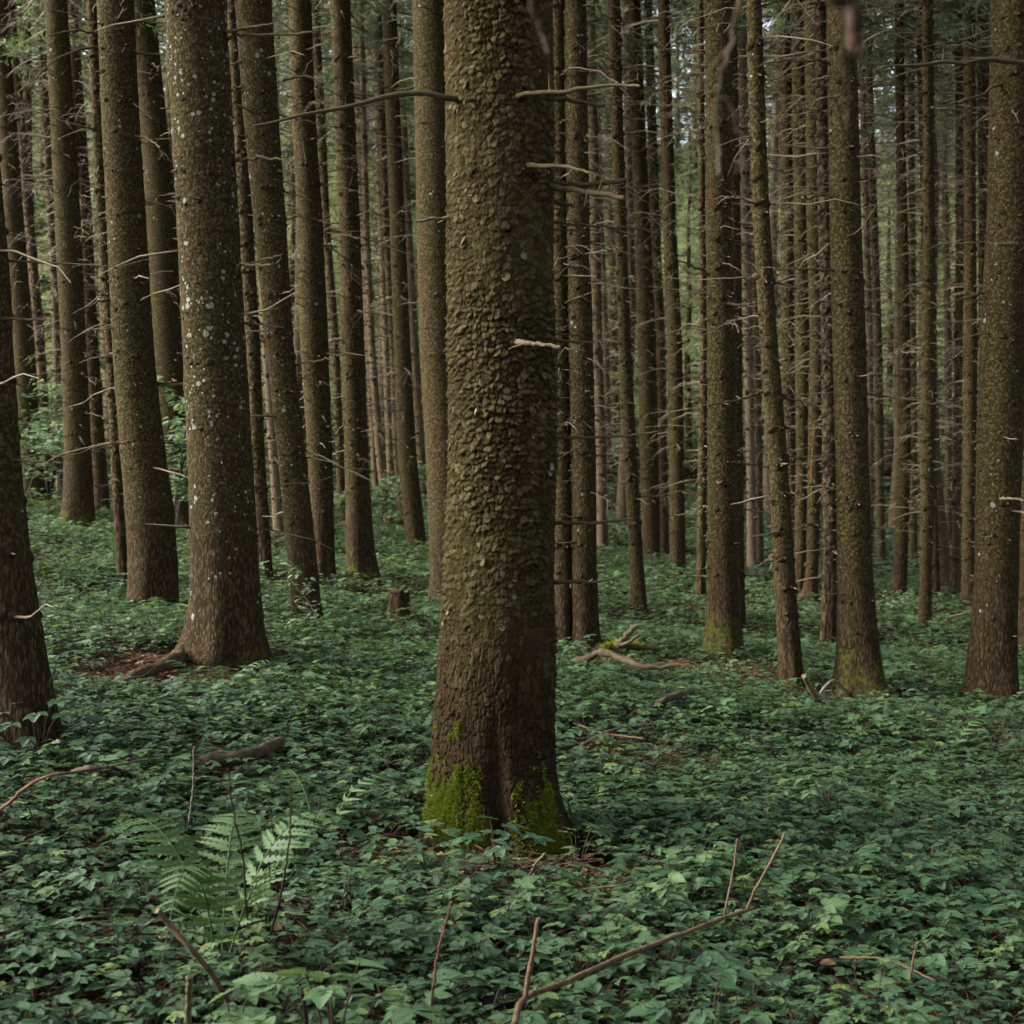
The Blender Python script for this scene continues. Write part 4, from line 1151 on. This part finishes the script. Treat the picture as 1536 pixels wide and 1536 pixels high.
# ------------------------------------------------------------------ ferns
pin = MB()
n = 13
t = np.linspace(0, 1, n)
wv = .105 * (1 - t ** 1.6) * (1 + .42 * np.where(np.arange(n) % 2, 1, -1)) * np.minimum(1, .5 + t * 6); wv[-1] = 0
mid = np.stack([t, 0 * t, -.16 * t ** 2], -1)
Vp = np.vstack([mid + np.stack([.06 * wv / .1, wv, .25 * wv], -1), mid, mid + np.stack([.06 * wv / .1, -wv, .25 * wv], -1)])
i = np.arange(n - 1)
pin.add(Vp, np.vstack([np.stack([i, i + 1, n + i + 1, n + i], -1), np.stack([n + i, n + i + 1, 2 * n + i + 1, 2 * n + i], -1)]), 0, .2)
pin_me = pin.mesh('pinna', M['fern'])
def frond(root, P, L0, npairs, flat=None):
    """P: control points of the rachis in plant space"""
    Q = smooth_path(P, 40)
    mb = MB(); add_tube(mb, Q, np.linspace(.0032, .0008, 40), 5)
    fo = mb.build('frond', M['fern'], root)
    T_ = np.gradient(Q, axis=0); T_ /= np.linalg.norm(T_, axis=1)[:, None]
    for k in range(npairs):
        f = .16 + .82 * (k / (npairs - 1)) ** .9
        q = min(38, int(f * 39)); c = Q[q]; d = T_[q]
        side = np.cross(d, np.array([0, 0, 1.])); side /= np.linalg.norm(side) + 1e-9
        nrm = np.cross(side, d)
        prof = math.sin(math.pi * min(1, .22 + .78 * (1 - (f - .16) / .84)) ** 1.1) if f < .3 else (1 - (f - .3) / .7) ** .85
        prof = max(.06, min(1, (f / .3) ** .6 * .95 if f < .3 else prof))
        for sg in (-1, 1):
            ln = L0 * prof * random.uniform(.92, 1.08)
            x_ = side * sg * .93 + d * .38 - nrm * .05; x_ /= np.linalg.norm(x_)
            z_ = nrm - x_ * nrm.dot(x_); z_ /= np.linalg.norm(z_); y_ = np.cross(z_, x_)
            m = Matrix((x_, y_, z_)).transposed().to_4x4()
            o = link('pinna', pin_me, fo)
            o.matrix_local = Matrix.Translation(Vector(c)) @ m @ Matrix.Diagonal((ln, ln * .82, ln, 1))
def fern(u, v, h, label, fronds, npairs=20):
    p = on_ground(u, v, h); p.z = G(p.x, p.y)
    root = empty('fern', p, label, 'fern')
    for (az, L, rise, fall, L0) in fronds:
        d = np.array([math.cos(az), math.sin(az), 0])
        P = [np.zeros(3), d * L * .28 + np.array([0, 0, rise * .75]), d * L * .62 + np.array([0, 0, rise]), d * L + np.array([0, 0, rise - fall])]
        frond(root, P, L0, npairs)
fern(330, 1415, .12, 'green fern with long arching fronds beside the brown leaning stick',
     [(2.45, .58, .42, .10, .15), (.75, .52, .44, .06, .14), (-1.75, .42, .40, .22, .14), (-.45, .40, .38, .20, .11), (1.6, .5, .42, .12, .13)], 22)
fern(1088, 985, .05, 'small fern against the mossy roots of a spruce', [(1.0, .4, .3, .05, .10), (-.5, .32, .26, .12, .09), (2.3, .35, .28, .06, .09)], 13)
fern(1420, 1130, .1, 'lone pale fern frond arching out of the bramble carpet', [(2.8, .5, .3, .08, .1), (.2, .4, .3, .14, .09)], 14)
fern(320, 1045, .1, 'fern low in the brambles in front of the lichen-spotted tree', [(.2, .5, .3, .10, .12), (2.9, .45, .3, .1, .11), (-1.2, .4, .3, .15, .1)], 13)
fern(240, 950, .1, 'fern at the foot of the bending scaly trunk', [(.1, .5, .34, .10, .12), (1.9, .45, .34, .1, .11), (-.9, .45, .32, .15, .11), (3.0, .4, .3, .12, .1)], 12)
fern(480, 1230, .15, 'faint fern half sunk in the carpet left of the mossy trunk foot', [(.5, .4, .3, .10, .09), (2.2, .4, .3, .1, .09)], 13)

# ------------------------------------------------------------------ beech shrubs and saplings
bl_me = []
for k in range(3):
    mb = MB(); leaflet(mb, np.zeros(3), np.array([1., 0, 0]), np.array([0, 0, 1.]), 1.0, .58, .12, .2 + .3 * k, serr=.03)
    bl_me.append(mb.mesh('leaf', M['leaf_beech']))
def shrub(u, v, h, label, height, nst, nleaf, lsize, spread, single=True, name='beech_shrub', mat='leaf_beech'):
    p = on_ground(u, v, h); p.z = G(p.x, p.y)
    root = empty(name, p, label, 'shrub')
    r_ = np.random.default_rng(int(u)); tips = []
    for k in range(nst):
        a = r_.uniform(0, 6.28); top = np.array([spread * .5 * math.cos(a), spread * .5 * math.sin(a), height * r_.uniform(.75, 1.0)])
        P = smooth_path([np.zeros(3), top * np.array([.2, .2, .4]) + r_.normal(0, .03, 3), top * np.array([.55, .55, .75]), top], 14)
        mb = MB(); add_tube(mb, P, np.linspace(.010, .003, 14) * (height / 1.2), 5)
        for q in range(9):
            f = r_.integers(4, 14); b = P[f]; aa = r_.uniform(0, 6.28); l2 = spread * r_.uniform(.25, .6) * (1.15 - f / 16)
            e = b + np.array([math.cos(aa) * l2, math.sin(aa) * l2, l2 * r_.uniform(-.05, .4)])
            Q = smooth_path([b, (b + e) / 2 + np.array([0, 0, .12 * l2]), e], 7)
            add_tube(mb, Q, np.linspace(.004, .0015, 7) * (height / 1.2), 4)
            tips += [Q[j] for j in range(2, 7)]
        mb.build('stem', M['grey_stick'] if k % 2 else M['dark_stem'], root)
    mbf = MB()
    for k in range(nleaf):
        c = tips[r_.integers(len(tips))] + r_.normal(0, lsize * .4, 3); a = r_.uniform(0, 6.28); s = lsize * r_.uniform(.75, 1.25)
        if single:
            o = link('leaf', bl_me[k % 3], root); o.location = c; o.scale = (s, s, s)
            o.rotation_euler = Euler((r_.normal(0, .3), r_.normal(.1, .25), a), 'XYZ')
        else:
            leaflet(mbf, c, np.array([math.cos(a), math.sin(a), r_.normal(0, .2)]), np.array([0, 0, 1.]) + r_.normal(0, .28, 3), s, s * .58, .12, r_.random())
    if not single: tag(mbf.build('foliage', M[mat], root), kind='stuff')
shrub(472, 945, .1, 'small beech sapling with pale leaves in front of the leaning trunk', .75, 2, 70, .055, .5, name='beech_sapling')
shrub(74, 757, 0, 'tall sunlit beech shrub far behind the reddish mossy-footed trunk', 2.9, 7, 1300, .15, 2.2, single=False)
shrub(258, 826, 0, 'leafy beech shrub between the bending trunk and the lichen-spotted one', 2.6, 5, 650, .14, 1.3, single=False)
shrub(575, 800, 0, 'bright sunlit shrub in a far gap between thin trunks', 1.3, 5, 650, .14, 1.4, single=False)
shrub(160, 745, 0, 'low sunlit beech shrub behind the thin dark trunk', 1.6, 5, 600, .13, 1.6, single=False)
shrub(100, 760, 0, 'sunlit beech shrub spreading behind the mossy reddish foot', 2.2, 5, 700, .14, 1.6, single=False)
shrub(30, 775, 0, 'sunlit beech shrub beside the straight dark spruce', 1.6, 5, 600, .13, 1.5, single=False)
shrub(510, 815, 0, 'low sunlit shrub between the olive trunk and the smooth mossy one', .9, 4, 380, .11, 1.0, single=False)
shrub(1205, 945, .05, 'low leafy shrub at the foot of the ridged dead trunk', .42, 4, 130, .06, .5, name='low_shrub')
shrub(1348, 925, .05, 'small leafy shrub below the spruce with a bent foot', .4, 4, 110, .06, .45, name='low_shrub')
shrub(1440, 640, 0, 'far green shrub seen between the slim trunks', 2.0, 5, 500, .14, 1.8, single=False)

# ------------------------------------------------------------------ sticks, logs and the stump
def stick(name, label, cat, px, w0, w1, mat, h=.2, knots=0, k=8, dep=None, att=None, parts=(), pname='twig'):
    """px: photo points; each lies at height h over the ground unless a (u, v, h) triple gives its own"""
    c = []
    for q in px:
        hh = q[2] if len(q) > 2 else h
        c.append(np.array(on_ground(q[0], q[1], hh) if dep is None else at_depth(q[0], q[1], dep)))
    base = c[0].copy()
    root = empty(name, base, label, cat)
    dmean = np.mean([p[1] for p in c])
    P = smooth_path([p - base for p in c], 26); s = np.linspace(0, 1, 26)
    P[1:-1] += rng.normal(0, .0011, (24, 3))
    R = (w0 * (1 - s) + w1 * s) * .5 * dmean / FPX
    if k > 8: R = R * (1 + .10 * np.sin(s * 7 + w0) + .05 * np.sin(s * 17))
    mb = MB(); add_tube(mb, P, R * (1 + .035 * np.sin(s * 37 + w0) + .03 * np.sin(s * 71)), k, att=(att if att is not None else .3 * s), rough=.14 if k < 9 else .3, rs=70 if k < 9 else 22, cap=True)
    o = mb.build('stem', M[mat], root)
    for (pp, a0, a1) in parts:
        cc = []
        for q in pp:
            cc.append(np.array(at_depth(q[0], q[1], q[2])) - base)
        Pt = smooth_path(cc, 12); st = np.linspace(0, 1, 12); Pt[1:] += rng.normal(0, .16 * a0 * .5 * dmean / FPX, (11, 3))
        m2 = MB(); add_tube(m2, Pt, (a0 * (1 - st) + a1 * st) * .5 * dmean / FPX * (1 + rng.normal(0, .08, 12)), 7, att=.2 + .4 * st, rough=.2, rs=60, cap=True)
        m2.build(pname, M[mat], root)
    return root
pf = on_ground(788, 1497, .22); pe = on_ground(1120, 1364, .25); pm = on_ground(1085, 1377, .24)
stick('fallen_branch', 'long forked brown branch lying on the leaves with upright twigs', 'branch',
      [(770, 1540, .2), (788, 1497, .22), (860, 1468, .22), (940, 1432, .23), (1020, 1402, .24), (1085, 1377, .25), (1130, 1362, .25)], 9.5, 6.5, 'stick',
      parts=[([(788, 1497, pf.y), (795, 1450, pf.y - .02), (802, 1410, pf.y - .05), (808, 1376, pf.y - .06)], 7.5, 6),
             ([(1120, 1364, pe.y), (1135, 1330, pe.y - .03), (1158, 1290, pe.y - .05), (1178, 1250, pe.y - .06)], 6, 4),
             ([(1085, 1377, pm.y), (1092, 1345, pm.y), (1100, 1305, pm.y + .02), (1106, 1258, pm.y + .02)], 4, 3),
             ([(1115, 1366, pe.y), (1108, 1352, pe.y - .05), (1092, 1347, pe.y - .06)], 4, 3)])
pb = on_ground(345, 1510, .1)
stick('leaning_stick', 'thick brown broken stick leaning out of the brambles by the fern', 'stick',
      [(350, 1515, .08), (318, 1462, .2), (288, 1425, .28), (260, 1393, .33), (236, 1366, .38)], 9.5, 8.5, 'stick')
stick('pale_stick', 'short pale barkless stick standing up from the leaves', 'stick', [(282, 1560, .18), (283, 1500, .32), (285, 1464, .42)], 11, 9, 'pale_wood')
stick('thin_stem', 'thin upright reddish stem bare of leaves in front of the big trunk', 'stem', [(645, 1540, .15), (652, 1460, .33), (663, 1405, .45), (678, 1352, .58)], 4.5, 3, 'red_cane', k=5)
stick('dark_stick', 'short dark broken twig poking up from the leaves', 'stick', [(462, 1560, .15), (458, 1520, .26), (453, 1488, .34)], 7, 6, 'dark_stem')
stick('white_stem', 'thin whitish dead stem standing in the brambles', 'stem', [(284, 1232, .15), (290, 1180, .36), (291, 1121, .58)], 4, 3, 'grey_stick', k=5)
stick('dark_sapling', 'thin dark leafless sapling rising behind the fern', 'stem', [(372, 1395, .1), (366, 1310, .5), (362, 1275, .62), (350, 1215, .85), (341, 1155, 1.0)], 4, 2.5, 'dark_stem', k=5)
ps = on_ground(408, 1400, .1)
stick('forked_sapling', 'dark forked leafless sapling right of the fern', 'stem', [(406, 1402, .1), (424, 1330, .4), (430, 1290, .55), (436, 1240, .75), (436, 1180, .95)], 4.5, 2, 'dark_stem', k=5,
      parts=[([(427, 1306, ps.y), (445, 1280, ps.y), (470, 1235, ps.y - .03), (485, 1180, ps.y - .05)], 3, 1.5), ([(425, 1325, ps.y), (414, 1270, ps.y), (402, 1200, ps.y)], 3, 1.5)])
stick('bramble_cane', 'reddish arching bramble cane in front of the leaning furrowed trunk', 'cane', [(-20, 1222, .15), (10, 1208, .2), (40, 1180, .3), (75, 1163, .36), (115, 1158, .36), (175, 1148, .28), (210, 1140, .2)], 6, 3, 'red_cane',
      k=6)
stick('bark_strip', 'broken strip of pale bark lying under the bramble cane', 'bark', [(108, 1158, .12), (140, 1152, .16), (176, 1162, .12)], 8, 10, 'log')
stick('rotten_log', 'short grey rotting log half sunk in the brambles', 'log', [(292, 1146, .10), (325, 1140, .13), (365, 1134, .15), (400, 1124, .13), (432, 1108, .05)], 18, 22, 'log', k=14)
def moss_tufts(name, root, P, R, n, up=.1, label=None):
    """short moss on the upper side of a bough; P, R in the thing's own space"""
    k = rng.integers(0, len(P) - 1, n); f = rng.random(n)[:, None]
    c = P[k] * (1 - f) + P[k + 1] * f; r = R[k]
    T_ = P[k + 1] - P[k]; T_ /= np.linalg.norm(T_, axis=1)[:, None]
    D = rng.normal(0, 1, (n, 3)); D[:, 2] = np.abs(D[:, 2]) + up
    D -= T_ * (D * T_).sum(1)[:, None]; D /= np.linalg.norm(D, axis=1)[:, None]
    p0 = c + D * (r * .93)[:, None]
    keep = fbm(p0 * 9 + 2, 2) > -.1
    p0, D = p0[keep], D[keep]; n = len(p0)
    E = D + rng.normal(0, .5, (n, 3)); S = np.cross(E, rng.normal(0, 1, (n, 3))); S /= np.linalg.norm(S, axis=1)[:, None]
    V = np.stack([p0 - S * .005, p0 + S * .005, p0 + E * rng.uniform(.01, .028, n)[:, None]], 1).reshape(-1, 3)
    mb = MB(); mb.add(V, np.arange(n * 3).reshape(-1, 3), 0, np.repeat(rng.random(n), 3))
    tag(mb.build(name, M['moss'], root, smooth=False), label, kind='stuff')
pl = on_ground(905, 985, .22)
flog = stick('forked_log', 'mossy forked dead log with broken limbs lying beyond the big trunk', 'log',
      [(850, 1000, .06), (880, 988, .16), (905, 976, .24), (930, 968, .28), (990, 974, .22)], 15, 6, 'log', k=12,
      parts=[([(900, 978, pl.y), (925, 985, pl.y - .15), (960, 1000, pl.y - .35), (995, 1001, pl.y - .38), (1022, 997, pl.y - .4)], 13, 5),
             ([(925, 970, pl.y), (938, 955, pl.y + .03), (957, 938, pl.y + .05)], 10, 7),
             ([(930, 968, pl.y), (945, 962, pl.y - .1), (958, 952, pl.y - .15)], 6, 4)], pname='limb')
fp = smooth_path([np.array(on_ground(u, v, h)) - np.array(flog.location) for u, v, h in ((880, 988, .16), (905, 976, .24), (930, 968, .28), (960, 971, .25))], 20)
moss_tufts('moss', flog, fp, np.full(20, .033), 1500)
stick('dark_bough', 'curved dark dead bough lying in the leaves right of the big trunk', 'branch', [(965, 1064, .1), (985, 1056, .16), (1010, 1046, .2), (1038, 1041, .16)], 8, 12, 'log', att=0.0, k=9)
stick('broken_stake', 'split brown stake leaning by the thick olive spruce', 'stick', [(1232, 1058, .1), (1220, 1038, .2), (1206, 1014, .32)], 11, 8, 'pale_wood')
stick('arched_twig', 'pale grey arched dead twig beside the split stake', 'twig', [(1225, 1050, .1), (1238, 1030, .2), (1252, 1021, .24), (1272, 1038, .12)], 5, 3, 'grey_stick', k=6)
stick('ground_twig', 'small bent twig on the litter below the mossy cleft', 'twig', [(800, 1312, .08), (822, 1300, .1), (852, 1284, .12), (858, 1278, .16)], 6, 5, 'stick')
stick('ground_twig', 'thin pale twig hanging over the leaves below the mossy right root', 'twig', [(793, 1318, .06), (803, 1296, .12), (818, 1280, .16)], 4, 3, 'grey_stick')
stick('ground_twig', 'thin crossing twig in the brown litter patch beyond the big trunk', 'twig', [(860, 1085, .12), (905, 1100, .12), (965, 1108, .14)], 4, 3, 'stick')
stick('ground_twig', 'straight twig on the brown litter beside the crossing one', 'twig', [(870, 1118, .1), (920, 1094, .14), (985, 1085, .12)], 4, 2, 'grey_stick')
stick('curved_stem', 'looping thin dead stem on the leaves of the open carpet', 'stem', [(1365, 1470, .2), (1372, 1430, .28), (1380, 1412, .32), (1395, 1432, .26)], 4, 2, 'stick', k=5)
stick('ground_twig', 'long thin brown twig trailing under the looping dead stem', 'twig', [(1260, 1436, .16), (1330, 1440, .18), (1400, 1470, .16)], 4, 3, 'stick')

def stump():
    p = on_ground(598, 932, .05); p.z = G(p.x, p.y); d = p.y
    root = empty('tree_stump', p, 'small mossy old tree stump among the brambles', 'stump')
    h = 52 * d / FPX; r = 15 * d / FPX
    zs = np.linspace(-.1, h, 22); th = np.linspace(0, 2 * math.pi, 36, endpoint=False)
    TH, Z = np.meshgrid(th, zs)
    rr = r * (1 + .35 * np.exp(-np.maximum(Z, 0) / .12)) * (1 + .07 * np.cos(5 * TH) + .05 * vnoise(np.stack([np.cos(TH) * 3, np.sin(TH) * 3, Z * 6], -1)))
    zz = Z + (Z > h * .8) * .05 * vnoise(np.stack([np.cos(TH) * 2.5, np.sin(TH) * 2.5, Z * 0 + 3], -1))
    V = np.stack([rr * np.cos(TH), rr * np.sin(TH), zz], -1).reshape(-1, 3)
    i = np.arange(21)[:, None] * 36; j = np.arange(36)[None]; j2 = (j + 1) % 36
    mb = MB(); mb.add(V, np.stack([i + j, i + j2, i + 36 + j2, i + 36 + j], -1).reshape(-1, 4))
    o = mb.build('stump_body', M['bark'], root); o['moss'] = .3; o['lichen'] = 0.0; o['pale'] = 0.0
    top = V[-36:]; c = top.mean(0) - np.array([0, 0, .03]); mid = .5 * (top + c) + rng.normal(0, .008, (36, 3))
    mb = MB(); Vt = np.vstack([top, mid, c[None]]); k = np.arange(36); k2 = (k + 1) % 36
    mb.add(Vt, np.stack([k, k2, 36 + k2, 36 + k], -1)); mb.add(Vt, np.stack([36 + k, 36 + k2, np.full(36, 72)], -1))
    mb.build('cut_top', M['log'], root)
stump()

# a spruce just beside the viewpoint whose dead twigs hang into the view
def near_tree():
    x, y = 1.75, 1.25; z = G(x, y)
    root = empty('spruce_tree', (x, y, z), 'spruce right beside the viewpoint with dead twigs hanging into view', 'tree')
    t = link('trunk', fill_trunks[2], root); t.scale = (1.3, 1.3, 1.0); t['pale'] = 0.0
    b = np.array([x, y, z])
    def br(pts, r0, r1, mat='stick', nm='branch'):
        P = smooth_path([np.array(p) - b for p in pts], 22); s = np.linspace(0, 1, 22); P[1:] += rng.normal(0, .0015, (21, 3))
        mb = MB(); add_tube(mb, P, r0 * (1 - s) + r1 * s, 7, rough=.12, rs=60, att=np.clip((s - .8) * 4, 0, 1), cap=True); return mb.build(nm, M[mat], root)
    Z0 = 2.36
    br([(x - .15, y, Z0 + .12), (1.1, 1.28, Z0 + .10), (.62, 1.32, Z0), (.2, 1.34, Z0 - .03), (-.1, 1.36, Z0 - .12)], .016, .007)
    a = lambda u, v, d: np.array(at_depth(u, v, d))
    br([(.42, 1.33, Z0 - .02), a(1262, -60, 1.33), a(1275, 0, 1.33), a(1281, 50, 1.33), a(1284, 82, 1.33)], .0085, .0065, 'hanging')
    br([(.25, 1.34, Z0 - .02), a(1112, -40, 1.38), a(1095, 70, 1.4), a(1077, 125, 1.4), a(1076, 190, 1.4), a(1078, 262, 1.4)], .003, .0012, 'twig')
    br([a(1095, 70, 1.4), a(1068, 100, 1.42), a(1040, 140, 1.45), a(1000, 175, 1.46)], .0018, .0008, 'twig')
    br([a(1077, 130, 1.4), a(1100, 165, 1.4), a(1112, 215, 1.4), a(1105, 260, 1.4)], .0015, .0007, 'twig')
    br([(-.05, 1.36, Z0 - .1), a(790, -20, 1.38), a(805, 30, 1.4), a(822, 75, 1.4)], .002, .0012, 'twig')
    br([a(1270, -20, 1.33), a(1262, 100, 1.36), a(1275, 130, 1.38), a(1268, 190, 1.4)], .0014, .0007, 'twig')
    c = link('crown', crowns[1], root); c.location = (0, 0, 8.5)
near_tree()
